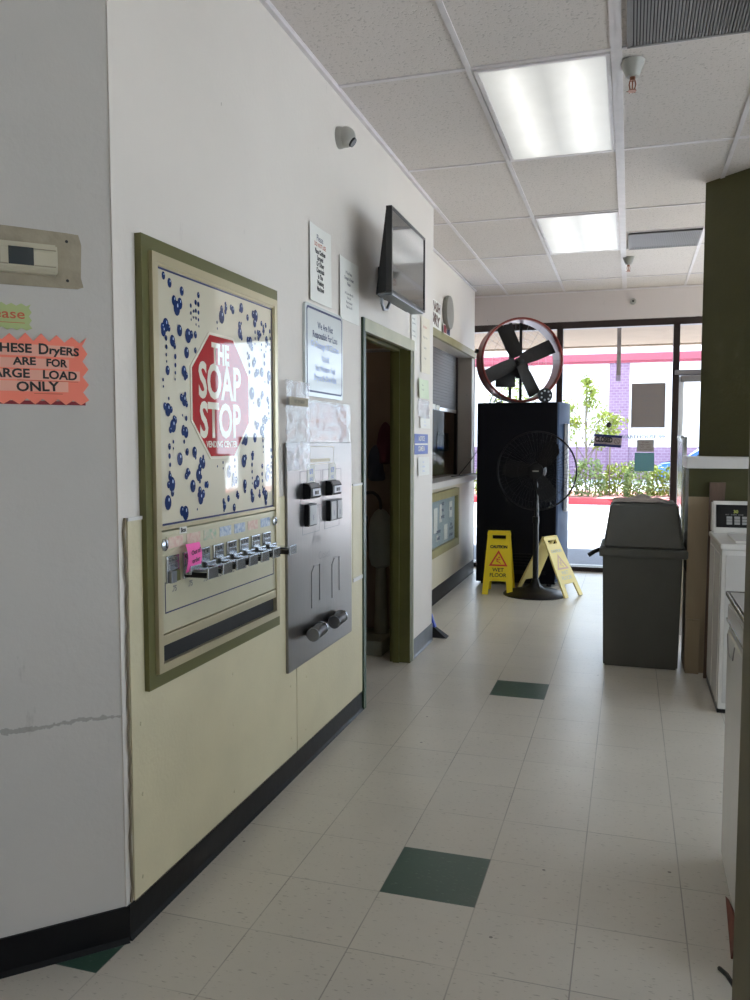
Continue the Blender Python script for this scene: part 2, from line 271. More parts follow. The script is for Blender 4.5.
# ------------------------------------------------------------------ geometry helpers
class MB:
    def __init__(s): s.b = bmesh.new()
    def box(s, x0, x1, y0, y1, z0, z1, bev=0.0, taper=None):
        vs = [s.b.verts.new(p) for p in ((x0,y0,z0),(x1,y0,z0),(x1,y1,z0),(x0,y1,z0),(x0,y0,z1),(x1,y0,z1),(x1,y1,z1),(x0,y1,z1))]
        fs = [s.b.faces.new([vs[i] for i in q]) for q in ((3,2,1,0),(4,5,6,7),(0,1,5,4),(1,2,6,5),(2,3,7,6),(3,0,4,7))]
        if bev:
            es = {e for f in fs for e in f.edges}
            bmesh.ops.bevel(s.b, geom=list(es), offset=bev, segments=2, affect='EDGES', profile=0.6)
        return s
    def hexa(s, lo, hi):
        """lo, hi: four points each, counter-clockwise seen from hi"""
        a = [s.b.verts.new(p) for p in lo]; c = [s.b.verts.new(p) for p in hi]
        s.b.faces.new(a[::-1]); s.b.faces.new(c)
        for i in range(4): s.b.faces.new((a[i], a[(i+1)%4], c[(i+1)%4], c[i]))
        return s
    def prism(s, pts, y0, y1):
        """outline in (x,z), extruded along y"""
        a = [s.b.verts.new((x, y0, z)) for x, z in pts]; c = [s.b.verts.new((x, y1, z)) for x, z in pts]
        s.b.faces.new(a); s.b.faces.new(c[::-1]); n = len(pts)
        for i in range(n): s.b.faces.new((a[i], c[i], c[(i+1)%n], a[(i+1)%n]))
        return s
    def prismz(s, pts, z0, z1):
        a = [s.b.verts.new((x, y, z0)) for x, y in pts]; c = [s.b.verts.new((x, y, z1)) for x, y in pts]
        s.b.faces.new(a[::-1]); s.b.faces.new(c); n = len(pts)
        for i in range(n): s.b.faces.new((a[i], a[(i+1)%n], c[(i+1)%n], c[i]))
        return s
    def cyl(s, p0, p1, r0, r1=None, seg=20):
        if r1 is None: r1 = r0
        p0 = Vector(p0); p1 = Vector(p1); d = (p1 - p0).normalized()
        u = d.orthogonal().normalized(); v = d.cross(u)
        def ring(p, r): return [s.b.verts.new(p + (u * math.cos(2*PI*i/seg) + v * math.sin(2*PI*i/seg)) * r) for i in range(seg)]
        a = ring(p0, max(r0, 1e-5)); c = ring(p1, max(r1, 1e-5))
        s.b.faces.new(a[::-1]); s.b.faces.new(c)
        for i in range(seg): s.b.faces.new((a[i], a[(i+1)%seg], c[(i+1)%seg], c[i]))
        return s
    def tube(s, pts, r, seg=8, closed=False):
        pts = [Vector(p) for p in pts]; n = len(pts); rings = []
        prev = None
        for i, p in enumerate(pts):
            if closed: d = pts[(i+1)%n] - pts[i-1]
            else: d = pts[min(i+1, n-1)] - pts[max(i-1, 0)]
            d.normalize()
            if prev is None: u = d.orthogonal().normalized()
            else: u = (prev - d * prev.dot(d)).normalized()
            prev = u; v = d.cross(u)
            rings.append([s.b.verts.new(p + (u*math.cos(2*PI*k/seg) + v*math.sin(2*PI*k/seg)) * r) for k in range(seg)])
        m = n if closed else n - 1
        for i in range(m):
            a, c = rings[i], rings[(i+1)%n]
            for k in range(seg): s.b.faces.new((a[k], a[(k+1)%seg], c[(k+1)%seg], c[k]))
        if not closed: s.b.faces.new(rings[0][::-1]); s.b.faces.new(rings[-1])
        return s
    def lathe(s, prof, c=(0,0,0), axis='z', seg=32, cap=True):
        """prof: list of (radius, height)"""
        c = Vector(c); rings = []
        for r, h in prof:
            ring = []
            for i in range(seg):
                a = 2*PI*i/seg; x, y = r*math.cos(a), r*math.sin(a)
                p = Vector((x, y, h)) if axis == 'z' else (Vector((x, -h, y)) if axis == '-y' else Vector((h, x, y)))
                ring.append(s.b.verts.new(c + p))
            rings.append(ring)
        for a, b in zip(rings, rings[1:]):
            for i in range(seg): s.b.faces.new((a[i], a[(i+1)%seg], b[(i+1)%seg], b[i]))
        if cap: s.b.faces.new(rings[0][::-1]); s.b.faces.new(rings[-1])
        return s
    def ball(s, c, r, sx=1, sy=1, sz=1, seg=16):
        bmesh.ops.create_uvsphere(s.b, u_segments=seg, v_segments=seg//2+2, radius=r, matrix=Matrix.Translation(c) @ Matrix.Diagonal((sx, sy, sz, 1)))
        return s
    def disc(s, cx, cz, r, y, sx=1, seg=14):
        s.b.faces.new([s.b.verts.new((cx + r*sx*math.cos(2*PI*i/seg), y, cz + r*math.sin(2*PI*i/seg))) for i in range(seg)])
        return s
    def sheet(s, w, h, nx=8, nz=8, f=None, x0=0, z0=0, t=0.0012):
        """paper in the xz plane (front towards -y) with a height field f(u,v)"""
        g = []
        for side in (0, 1):
            rows = []
            for j in range(nz+1):
                rows.append([s.b.verts.new((x0 + w*i/nx, -(f(i/nx, j/nz) if f else 0) - 0.001 - (t if side == 0 else 0), z0 + h*j/nz)) for i in range(nx+1)])
            g.append(rows)
        for side in (0, 1):
            for j in range(nz):
                for i in range(nx):
                    q = (g[side][j][i], g[side][j][i+1], g[side][j+1][i+1], g[side][j+1][i])
                    s.b.faces.new(q if side == 0 else q[::-1])
        A, B = g
        for i in range(nx):
            s.b.faces.new((A[0][i+1], A[0][i], B[0][i], B[0][i+1])); s.b.faces.new((A[nz][i], A[nz][i+1], B[nz][i+1], B[nz][i]))
        for j in range(nz):
            s.b.faces.new((A[j][0], A[j+1][0], B[j+1][0], B[j][0])); s.b.faces.new((A[j+1][nx], A[j][nx], B[j][nx], B[j+1][nx]))
        return s
    def xf(s, m):
        bmesh.ops.transform(s.b, matrix=m, verts=s.b.verts); return s
    def build(s, name, m, parent=None, smooth=False, loc=None, rz=0.0, sub=0):
        bmesh.ops.recalc_face_normals(s.b, faces=s.b.faces)
        me = bpy.data.meshes.new(name); s.b.to_mesh(me); s.b.free()
        mats = m if isinstance(m, (list, tuple)) else [m]
        for k in mats: me.materials.append(k)
        o = bpy.data.objects.new(name, me); COL.objects.link(o)
        if parent: o.parent = parent
        if loc: o.location = loc
        if rz: o.rotation_euler = (0, 0, rz)
        if smooth:
            me.shade_smooth()
            try: me.set_sharp_from_angle(angle=math.radians(38))
            except Exception: pass
        if sub:
            md = o.modifiers.new('sub', 'SUBSURF'); md.levels = sub; md.render_levels = sub
        return o

def thing(name, label, cat, loc=(0,0,0), rz=0.0, group=None):
    o = bpy.data.objects.new(name, None); COL.objects.link(o); o.location = loc; o.rotation_euler = (0, 0, rz); o.empty_display_size = 0.1
    o['label'] = label; o['category'] = cat
    if group: o['group'] = group
    return o
def tag(o, label, cat, group=None, kind=None):
    o['label'] = label; o['category'] = cat
    if group: o['group'] = group
    if kind: o['kind'] = kind
    return o
def struct(o, label=None):
    o['kind'] = 'structure'
    if label: o['label'] = label
    return o
def kids(o): return [c for c in COL.objects if c.parent == o]
def dup(root, loc, rz=None, label=None):
    r = root.copy(); COL.objects.link(r); r.location = loc
    if rz is not None: r.rotation_euler = (0, 0, rz)
    if label: r['label'] = label
    for ch in kids(root):
        c = ch.copy(); COL.objects.link(c); c.parent = r
        for g in kids(ch):
            d = g.copy(); COL.objects.link(d); d.parent = c
    return r

def text(name, s, h, x, z, y, m, parent, sx=1.0, bold=0.0, align='CENTER', rot=0.0, curve=None, spacing=1.0, fit=None):
    """flat lettering in the local xz plane facing -y; h = capital height"""
    cu = bpy.data.curves.new(name, 'FONT'); cu.body = s; cu.size = h / 0.69; cu.align_x = align; cu.align_y = 'CENTER'
    cu.offset = bold; cu.space_character = spacing; cu.space_line = 1.0; cu.resolution_u = 3
    t = bpy.data.objects.new(name, cu); COL.objects.link(t)
    dg = bpy.context.evaluated_depsgraph_get(); me = bpy.data.meshes.new_from_object(t.evaluated_get(dg))
    bpy.data.objects.remove(t); bpy.data.curves.remove(cu)
    if fit:
        xs_ = [v.co.x for v in me.vertices]; ww = max(xs_) - min(xs_); sx = fit/ww
        me.transform(Matrix.Translation((-(max(xs_)+min(xs_))/2, 0, 0)))
    R = Matrix.Translation((x, y, z)) @ Matrix.Rotation(rot, 4, 'Y') @ Matrix.Rotation(PI/2, 4, 'X') @ Matrix.Diagonal((sx, 1, 1, 1))
    me.transform(R)
    if curve:
        for v in me.vertices: v.co.y -= curve(v.co.x, v.co.z)
    me.materials.clear(); me.materials.append(m); me.name = name
    o = bpy.data.objects.new(name, me); COL.objects.link(o); o.parent = parent
    return o

WX = -1.35          # main left wall
CEIL = 3.09
FARY = 9.35
RX = -1.644         # booth wall, set back

# ------------------------------------------------------------------ the setting
b = MB()
def fx(k): return TX + TILE*k
greens = {(-1, 0), (-1, 7), (-4, -2)}
faces_g = []
for i in range(-12, 19):
    for j in range(-22, 23):
        x0, y0 = fx(i), TY + TILE*j
        y1 = min(y0 + TILE, FARY + 0.07)
        if y0 >= FARY + 0.07: continue
        f = b.b.faces.new([b.b.verts.new(p) for p in ((x0,y0,0),(x0+TILE,y0,0),(x0+TILE,y1,0),(x0,y1,0))])
        if (i, j) in greens: f.material_index = 1
struct(b.build('floor', [M['floor'], M['floor_g']]))
struct(MB().box(-4.1, 5.4, -4.5, FARY+0.1, CEIL, CEIL+0.08).build('ceiling', M['ceil']))
b = MB()
xs = [-0.10 + 0.62*k for k in range(-6, 9)]
GY = [3.72 + 1.2517*k for k in range(-6, 5)]
w = 0.012
for x in xs: b.box(x-w, x+w, -4.4, FARY, CEIL-0.006, CEIL+0.002)
b.box(-0.10+w, -0.066, -4.4, FARY, CEIL-0.009, CEIL+0.002)
for k, y in enumerate(GY): b.box(-4.0, 5.3, y-w, y+w, CEIL-0.0055, CEIL+0.002)
b.box(-0.1, 0.52, 6.90-w, 6.90+w, CEIL-0.005, CEIL+0.002)
struct(b.build('trim_1', M['grid']), 'pale metal grid of the suspended ceiling')
b = MB()
b.box(WX, WX+0.02, 1.96, 5.74, CEIL-0.02, CEIL-0.006); b.box(RX, RX+0.02, 5.74, 8.97, CEIL-0.02, CEIL-0.006)
b.box(-2.2, 5.2, FARY-0.02, FARY, CEIL-0.02, CEIL-0.006)
struct(b.build('trim_2', M['grid']), 'pale wall angle where ceiling meets the walls')

# main left wall with the doorway
D0, D1, DZ = 4.15, 5.11, 2.045
b = MB(); b.box(WX-0.12, WX, 1.95, D0, 0, CEIL).box(WX-0.12, WX, D0, D1, DZ, CEIL).box(WX-0.12, WX, D1, 5.74, 0, CEIL)
struct(b.build('wall_left', M['wall']))
# 45 degree corner wall at the near left
s2 = math.sqrt(.5)
cw = [(-1.35, 1.955), (-3.2, 0.105), (-3.3, 0.205), (-1.40, 2.105)]
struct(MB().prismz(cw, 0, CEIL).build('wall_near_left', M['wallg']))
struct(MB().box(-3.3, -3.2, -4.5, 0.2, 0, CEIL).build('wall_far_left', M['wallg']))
# return wall and booth wall
struct(MB().box(-3.9, WX-0.12, 5.62, 5.735, 0, CEIL).build('wall_booth_side', M['wall']))
O0, O1, OZ0, OZ1 = 5.95, 8.83, 1.03, 2.345
b = MB(); b.box(RX-0.17, RX, 5.74, 8.97, 0, OZ0).box(RX-0.17, RX, 5.74, 8.97, OZ1, CEIL).box(RX-0.17, RX, O1, 8.97, OZ0, OZ1).box(RX-0.17, RX, 5.74, O0, OZ0, OZ1)
struct(b.build('wall_booth', M['wall']))
struct(MB().box(RX, RX+0.006, 5.76, 8.965, 0.12, OZ0).build('trim_3', M['cream2']), 'cream panelling under the booth counter')
struct(MB().box(RX, RX+0.03, 5.745, 8.97, OZ1, OZ1+0.07, 0.004).build('trim_4', M['header']), 'olive header board over the booth opening')
struct(MB().box(RX-0.17, RX+0.006, 8.97, 8.99, 0, OZ1+0.05).build('trim_5', M['alum']), 'dark end strip of the booth wall')
# booth interior
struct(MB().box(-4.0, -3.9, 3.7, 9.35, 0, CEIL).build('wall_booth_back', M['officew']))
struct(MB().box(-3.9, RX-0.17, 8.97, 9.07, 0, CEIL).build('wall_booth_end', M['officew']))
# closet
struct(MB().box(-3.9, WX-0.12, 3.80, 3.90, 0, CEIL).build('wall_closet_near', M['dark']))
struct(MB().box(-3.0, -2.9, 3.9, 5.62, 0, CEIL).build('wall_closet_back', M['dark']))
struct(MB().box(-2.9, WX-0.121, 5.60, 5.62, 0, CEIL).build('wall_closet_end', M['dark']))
# far wall above the storefront
b = MB(); b.box(-2.25, 5.3, FARY, FARY+0.16, 2.755, CEIL+0.08); b.box(-2.4, -2.2, 8.99, FARY+0.16, 0, CEIL)
struct(b.build('wall_far', M['wallp']))
b = MB(); b.box(5.2, 5.3, -4.5, FARY+0.1, 0, 0.5).box(5.2, 5.3, -4.5, FARY+0.1, 2.75, CEIL).box(5.2, 5.3, -4.5, -1.0, 0.5, 2.75).box(5.2, 5.3, 3.2, 3.5, 0.5, 2.75).box(5.2, 5.3, 7.8, FARY+0.1, 0.5, 2.75)
struct(b.build('wall_right', M['wall']))
struct(MB().box(-3.3, 5.3, -4.6, -4.5, 0, CEIL).build('wall_back', M['wall']))

# cream wainscot panels on the left wall
b = MB(); t = WX + 0.006
b.box(WX, t, 1.985, 3.197, 0.10, 1.214).box(WX, t, 3.203, 4.105, 0.10, 0.72).box(WX, t, 3.95, 4.105, 0.732, 1.214)
b.box(WX, t, 3.203, 3.945, 0.72, 1.214)
struct(b.build('trim_6', M['cream']), 'cream wainscot panels on the left wall')
b = MB()
b.box(WX, WX+0.009, 3.95, 4.11, 0.715, 0.735).box(WX, WX+0.009, 3.95, 4.11, 1.21, 1.222).box(WX, WX+0.009, 1.985, 2.055, 1.21, 1.22)
struct(b.build('trim_7', M['ledge']), 'white joint strips of the wainscot')
b = MB()
for yy in (2.03, 2.62, 3.14, 3.30):
    for zz in (0.17, 0.42, 0.62):
        b.ball((t, yy + random.uniform(-.01, .01), zz + random.uniform(-.02, .02)), 0.006, sx=0.5, seg=8)
struct(b.build('trim_8', M['cream'], smooth=True), 'cream rivet heads on the wainscot')
# ragged plaster edge at the corner
b = MB()
pts = []
for k in range(30):
    z = 0.11 + (1.22-0.11)*k/29
    pts.append((WX+0.004+random.uniform(0, .003), 1.972+random.uniform(-.006, .006), z))
b.tube(pts, 0.004, 5)
struct(b.build('trim_9', mat('corner_crack_brown', (0.22, 0.18, 0.12), 0.8)), 'chipped edge between corner wall and wainscot')

# baseboards
BH = 0.105
def base_run(name, pts, m, h=BH, t=0.006, foot=0.012):
    """pts along the wall line, room on the right-hand side"""
    b = MB()
    for (x0, y0), (x1, y1) in zip(pts, pts[1:]):
        d = Vector((x1-x0, y1-y0)).normalized(); n = Vector((d.y, -d.x))
        P = lambda x, y, o: (x + n.x*o, y + n.y*o)
        a0, a1 = P(x0, y0, 0), P(x1, y1, 0)
        for z0, z1, o0, o1 in ((0.0, 0.015, foot, t), (0.015, h, t, t)):
            q0, q1 = P(x0, y0, o0), P(x1, y1, o0); r0, r1 = P(x0, y0, o1), P(x1, y1, o1)
            b.hexa([(*a0, z0), (*q0, z0), (*q1, z0), (*a1, z0)], [(*a0, z1), (*r0, z1), (*r1, z1), (*a1, z1)])
    return struct(b.build(name, m))
base_run('baseboard_left', [(WX, 1.957), (WX, 4.11)], M['base'])
base_run('baseboard_near_left', [(-3.2, 0.105), (-1.348, 1.957)], M['base'], t=0.008, foot=0.014)
base_run('baseboard_door_side', [(WX, 5.15), (WX, 5.745)], M['baseg'], h=0.125)
base_run('baseboard_booth', [(RX+0.003, 5.76), (RX+0.003, 8.97)], M['base'], h=0.14)

# closet doorway frame
r = struct(MB().box(WX-0.125, WX+0.012, D1-0.03, D1+0.035, 0, DZ+0.02, 0.003).box(WX-0.10, WX-0.06, D1-0.045, D1-0.03, 0, DZ-0.02).build('door_1', M['olive']), 'olive painted far jamb of the closet doorway')
struct(MB().box(WX-0.125, WX+0.014, D0-0.045, D0, 0, DZ+0.04, 0.002).build('near_jamb', M['darkg'], r))
struct(MB().box(WX-0.012, WX+0.016, D0-0.02, D1+0.035, DZ-0.03, DZ+0.04, 0.003).build('head_casing', M['casing'], r))
struct(MB().box(WX-0.125, WX-0.012, D0, D1, DZ-0.02, DZ, 0.001).box(WX-0.10, WX-0.06, D0, D1-.03, DZ-0.035, DZ-0.02).build('head_jamb', M['olive'], r))
struct(MB().box(WX-0.002, WX+0.015, D1+0.035, D1+0.055, 0, DZ+0.04, 0.002).build('edge_strip', M['casing'], r))

# half wall and olive column on the right
struct(MB().box(0.352, 2.6, 5.40, 5.75, 0.62, 1.275).build('wall_half', M['olivec']), 'olive half wall behind the washer')
struct(MB().box(0.354, 2.6, 5.402, 5.75, 0, 0.62).box(0.352, 0.50, 5.396, 5.402, 0.02, 1.10).build('trim_10', M['board']), 'bare beige lower part of the half wall')
struct(MB().box(0.335, 2.6, 5.36, 5.79, 1.275, 1.345, 0.004).build('trim_11', M['ledge']), 'white cap board on the half wall')
struct(MB().prismz([(0.43, 5.76), (0.79, 5.40), (2.6, 5.40), (2.6, 5.76)], 1.345, CEIL).build('wall_column', M['olivec']), 'olive column wall rising to the ceiling')
struct(MB().box(0.241, 0.60, 1.62, 1.90, 0, CEIL, 0.006).build('wall_post', M['oliveb']), 'olive-beige painted post at the right edge')

# storefront
ZH = 2.75
b = MB(); fy0, fy1 = FARY-0.0, FARY+0.11
b.box(-2.2, 5.2, fy0, fy1, 2.685, ZH+0.01)
b.box(-2.2, 0.42, fy0, fy1, 0.0, 0.05); b.box(1.42, 5.2, fy0, fy1, 0.0, 0.05)
for x in (-2.2, -0.795, 0.42, 1.42, 2.65, 3.9): b.box(x, x+0.065, fy0, fy1, 0.0, 2.70)
b.box(0.42, 1.42, fy0, fy1, 2.15, 2.20)
w2 = struct(b.build('window_1', M['alum']), 'dark bronze storefront frame')
struct(MB().box(-2.2, 0.42, fy1, fy1+0.08, -0.05, 0.055).build('sill', M['sill'], w2))
for i, (x0, x1) in enumerate(((-2.135, -0.795), (-0.73, 0.42), (1.485, 2.65), (2.715, 3.9), (3.965, 5.2))):
    struct(MB().box(x0, x1, FARY+0.05, FARY+0.056, 0.05, 2.69).build('pane', M['glass'], w2))
struct(MB().box(0.485, 1.42, FARY+0.05, FARY+0.056, 2.20, 2.69).build('transom_pane', M['glass'], w2))
b = MB(); b.box(0.49, 0.535, fy0+.02, fy1-.02, 0.02, 2.14).box(1.37, 1.415, fy0+.02, fy1-.02, 0.02, 2.14).box(0.535, 1.37, fy0+.02, fy1-.02, 2.08, 2.14).box(0.535, 1.37, fy0+.02, fy1-.02, 0.02, 0.16)
d2 = struct(b.build('door_2', M['sill']), 'glass storefront door')
struct(MB().box(0.535, 1.37, FARY+0.05, FARY+0.056, 0.16, 2.08).build('pane', M['glass'], d2))
struct(MB().box(0.44, 0.95, FARY-0.07, FARY-0.002, 2.155, 2.20, 0.004).build('door_closer_track', M['greym'], d2))
struct(MB().box(0.50, 0.90, FARY-0.06, FARY+0.015, 2.075, 2.14, 0.006).box(0.6, 0.62, FARY-0.05, FARY-0.02, 2.10, 2.16).build('door_closer', M['greym'], d2))
# unseen side windows on the right, added as a daylight source
w3 = struct(MB().box(5.2, 5.26, -1.0, 7.8, 0.5, 0.56).box(5.2, 5.26, -1.0, 7.8, 2.69, 2.75).box(5.2, 5.26, -1.0, -0.94, 0.5, 2.75).box(5.2, 5.26, 1.1, 1.16, 0.5, 2.75).box(5.2, 5.26, 5.6, 5.66, 0.5, 2.75).build('window_2_unseen', M['alum']))
for y0, y1 in ((-0.94, 1.1), (1.16, 3.2), (3.5, 5.6), (5.66, 7.8)):
    struct(MB().box(5.23, 5.236, y0, y1, 0.56, 2.69).build('pane', M['glass'], w3))

# ------------------------------------------------------------------ ceiling fittings
def ceiling_light(x0, x1, y0, y1, label, first=None):
    cx, cy = (x0+x1)/2, (y0+y1)/2; hx, hy = (x1-x0)/2, (y1-y0)/2
    t = thing('ceiling_light', label, 'ceiling light', (cx, cy, CEIL), group='fluorescent ceiling panels')
    b = MB(); f = 0.018
    b.box(-hx, hx, -hy, -hy+f, -0.012, 0).box(-hx, hx, hy-f, hy, -0.012, 0).box(-hx, -hx+f, -hy+f, hy-f, -0.012, 0).box(hx-f, hx, -hy+f, hy-f, -0.012, 0)
    b.build('frame', M['grid'], t)
    MB().box(-hx+f, hx-f, -hy+f, hy-f, -0.008, -0.001).build('diffuser', M['diff'], t)
    return t
L0 = ceiling_light(-0.70, -0.115, 3.735, 4.96, 'large lit fluorescent panel, nearer of the two ceiling lights in view')
ceiling_light(-0.70, -0.115, 6.237, 7.463, 'lit fluorescent panel, farther and smaller of the two ceiling lights in view')
lab = 'lit fluorescent panel set in the ceiling grid outside the view'
for x, y in ((-0.41, 1.83), (-0.41, -0.66), (2.07, 1.83), (2.07, -0.66), (2.07, 4.33), (2.07, 6.85), (3.93, 3.1)):
    dup(L0, (x, y, CEIL), label=lab)

def vent(x0, x1, y0, y1, label, n, along='y'):
    t = thing('ceiling_vent', label, 'ceiling vent', ((x0+x1)/2, (y0+y1)/2, CEIL), group='return air grilles')
    hx, hy = (x1-x0)/2, (y1-y0)/2
    MB().box(-hx, hx, -hy, hy, -0.003, -0.001).build('backing', M['blackm'] if along == 'y' else M['louver'], t)
    b = MB()
    for k in range(n):
        x = -hx + 2*hx*(k+.5)/n; b.box(x-0.004, x+0.004, -hy, hy, -0.016, -0.003)
    b.build('louver', M['louver'], t)
    b = MB(); f = .014
    b.box(-hx, hx, -hy, -hy+f, -0.018, 0).box(-hx, hx, hy-f, hy, -0.018, 0).box(-hx, -hx+f, -hy, hy, -0.018, 0).box(hx-f, hx, -hy, hy, -0.018, 0)
    b.build('frame', M['louver'], t)
    return t
vent(-0.045, 0.505, 2.49, 3.70, 'dark ribbed air grille in the ceiling at the top edge of the picture', 44)
vent(-0.045, 0.505, 6.92, 7.455, 'grey air grille in the ceiling beside the farther light panel', 40, 'x')

def sprinkler(x, y, label, s=1.0):
    t = thing('fire_sprinkler', label, 'sprinkler', (x, y, CEIL), group='ceiling sprinklers')
    MB().lathe([(0.052*s, -0.004), (0.050*s, -0.012), (0.036*s, -0.05), (0.026*s, -0.068), (0.012, -0.07)]).build('cup', M['camw'], t, smooth=True)
    b = MB(); b.cyl((0, 0, -0.066), (0, 0, -0.085), 0.012)
    for sx in (-1, 1): b.tube([(0.010*sx, 0, -0.083), (0.014*sx, 0, -0.10), (0.010*sx, 0, -0.118), (0, 0, -0.126)], 0.003, 6)
    b.cyl((0, 0, -0.085), (0, 0, -0.12), 0.0035)
    b.build('nozzle', M['brass'], t)
    b = MB(); b.cyl((0, 0, -0.126), (0, 0, -0.129), 0.018, seg=14)
    for k in range(6):
        a = k*PI/3; b.box(-0.003, 0.003, 0.014, 0.022, -0.129, -0.127) if k == 0 else b.cyl((0.018*math.cos(a), 0.018*math.sin(a), -0.128), (0.024*math.cos(a), 0.024*math.sin(a), -0.128), 0.002, seg=5)
    b.build('deflector', M['brass'], t)
sprinkler(-0.022, 3.86, 'ceiling sprinkler hanging beside the nearer light panel')
sprinkler(-0.045, 7.80, 'small ceiling sprinkler beyond the farther light panel')
t = thing('wall_sensor', 'small round grey sensor high on the wall above the storefront window', 'sensor', (0.0, FARY, 2.945))
MB().lathe([(0.034, 0), (0.034, 0.012), (0.026, 0.03), (0.012, 0.036)], axis='-y').build('housing', M['camw'], t, smooth=True)
MB().lathe([(0.012, 0.036), (0.010, 0.042)], axis='-y').build('lens', M['black'], t, smooth=True)

# ------------------------------------------------------------------ soap vending machine on the left wall
Y0, Y1, Z0, Z1 = 2.055, 2.992, 0.703, 2.022
W_, H_ = Y1-Y0, Z1-Z0
vm = thing('soap_vending_machine', 'champagne coin vending machine in olive frame, red octagon and blue bubbles on its front', 'vending machine', (WX, Y0, Z0), PI/2)
def ring(b, x0, x1, z0, z1, wd, y0, y1):
    """rectangular mitred frame"""
    o = [(x0,z0),(x1,z0),(x1,z1),(x0,z1)]; i = [(x0+wd,z0+wd),(x1-wd,z0+wd),(x1-wd,z1-wd),(x0+wd,z1-wd)]
    for k in range(4):
        l = (k+1) % 4
        b.prism([o[k], o[l], i[l], i[k]], y1, y0)
    return b
ring(MB(), 0, W_, 0, H_, 0.040, -0.022, 0.001).build('outer_frame', M['frame'], vm)
ring(MB(), 0.036, W_-0.028, 0.042, H_-0.042, 0.026, -0.034, -0.001).build('cabinet_rim', M['gold'], vm)
DX0, DX1, DZ0, DZ1 = 0.060, W_-0.052, 0.468, H_-0.066
ring(MB(), DX0, DX1, DZ0, DZ1, 0.010, -0.031, -0.02).build('display_trim', M['gold'], vm)
rb = random.Random(3); b = MB(); b.box(DX0+.002, DX1-.002, -0.025, -0.002, DZ0+.002, DZ1-.002)
def face(pts, y, mi):
    f = b.b.faces.new([b.b.verts.new((x, y, z)) for x, z in pts]); f.material_index = mi
def el(cx, cz, r, sx, n=14): return [(cx + r*sx*math.cos(2*PI*i/n), cz + r*math.sin(2*PI*i/n)) for i in range(n)]
BX0, BX1, BZ0, BZ1 = DX0+.016, DX1-.016, DZ0+.018, DZ1-.018
for x0, x1, z0, z1 in ((BX0, BX1, BZ0-.006, BZ0), (BX0, BX1, BZ1, BZ1+.006), (BX0-.006, BX0, BZ0-.006, BZ1+.006), (BX1, BX1+.006, BZ0-.006, BZ1+.006)):
    face([(x0, z0), (x1, z0), (x1, z1), (x0, z1)], -0.0256, 1)
OC = (0.462, 0.882, 0.208)
def inoct(x, z, r): return abs(x-OC[0]) < OC[2]+r+.006 and abs(z-OC[1]) < OC[2]+r+.006 and abs(x-OC[0])+abs(z-OC[1]) < OC[2]*1.42+r
cnt = [0]
def bubble(x, z, r):
    if not (BX0+r*.8 < x < BX1-r*.8 and BZ0+r < z < BZ1-r): return
    cnt[0] += 1; d = cnt[0]*1.2e-6
    face(el(x, z, r*1.22, .80), -0.0258-d, 2)
    if r > .008: face(el(x+r*.25, z+r*.45, r*.32, .55, 8), -0.0264-d, 3)
placed = []
def far(x, z, r): return all(math.hypot(x-a, z-c) > r+q+.006 for a, c, q in placed)
tries = 0
while len(placed) < 66 and tries < 6000:
    tries += 1
    r = rb.choice((.012, .015, .017, .019, .010)); x = rb.uniform(BX0+r, BX1-r); z = rb.uniform(BZ0+r, BZ1-r)
    if inoct(x, z, r) or not far(x, z, r*1.25): continue
    placed.append((x, z, r*1.25)); bubble(x, z, r)
    for q in range(rb.randint(0, 3)):
        a = rb.uniform(0, 6.28); r2 = r*rb.uniform(.35, .8); bubble(x+(r*.8+r2*.5)*math.cos(a), z+(r*1.1+r2*.6)*math.sin(a), r2)
for k in range(46):
    x = rb.uniform(BX0+.01, BX1-.01); z = rb.uniform(BZ0, BZ1-.1)
    for q in range(rb.randint(2, 5)):
        r = .0035 + .0012*q
        if not inoct(x, z, r) and far(x, z, r): bubble(x + rb.uniform(-.002, .002), z, r)
        z += .020 + .003*q
b.build('display_panel', [M['display'], M['navy'], M['bub'], M['bubl']], vm)
def octo(r, c):
    return [(c[0] + r/math.cos(PI/8)*math.cos(PI/8 + k*PI/4), c[1] + r/math.cos(PI/8)*math.sin(PI/8 + k*PI/4)) for k in range(8)]
MB().prism(octo(OC[2], OC), -0.0272, -0.025).build('octagon_edge', M['signwhite'], vm)
MB().prism(octo(OC[2]-.009, OC), -0.0278, -0.025).build('octagon_sign', M['signred'], vm)
yy = -0.0283
text('sign_lettering', 'THE', 0.062, OC[0]-0.01, OC[1]+0.138, yy, M['signwhite'], vm, fit=.125, bold=0.0045)
text('sign_lettering', 'SOAP', 0.110, OC[0]-0.01, OC[1]+0.042, yy, M['signwhite'], vm, fit=.300, bold=0.0045)
text('sign_lettering', 'STOP', 0.110, OC[0]-0.01, OC[1]-0.086, yy, M['signwhite'], vm, fit=.290, bold=0.0045)
text('sign_lettering', 'VENDING CENTER', 0.020, OC[0]-0.005, OC[1]-0.160, yy, M['signwhite'], vm, fit=.22, bold=0.0008)
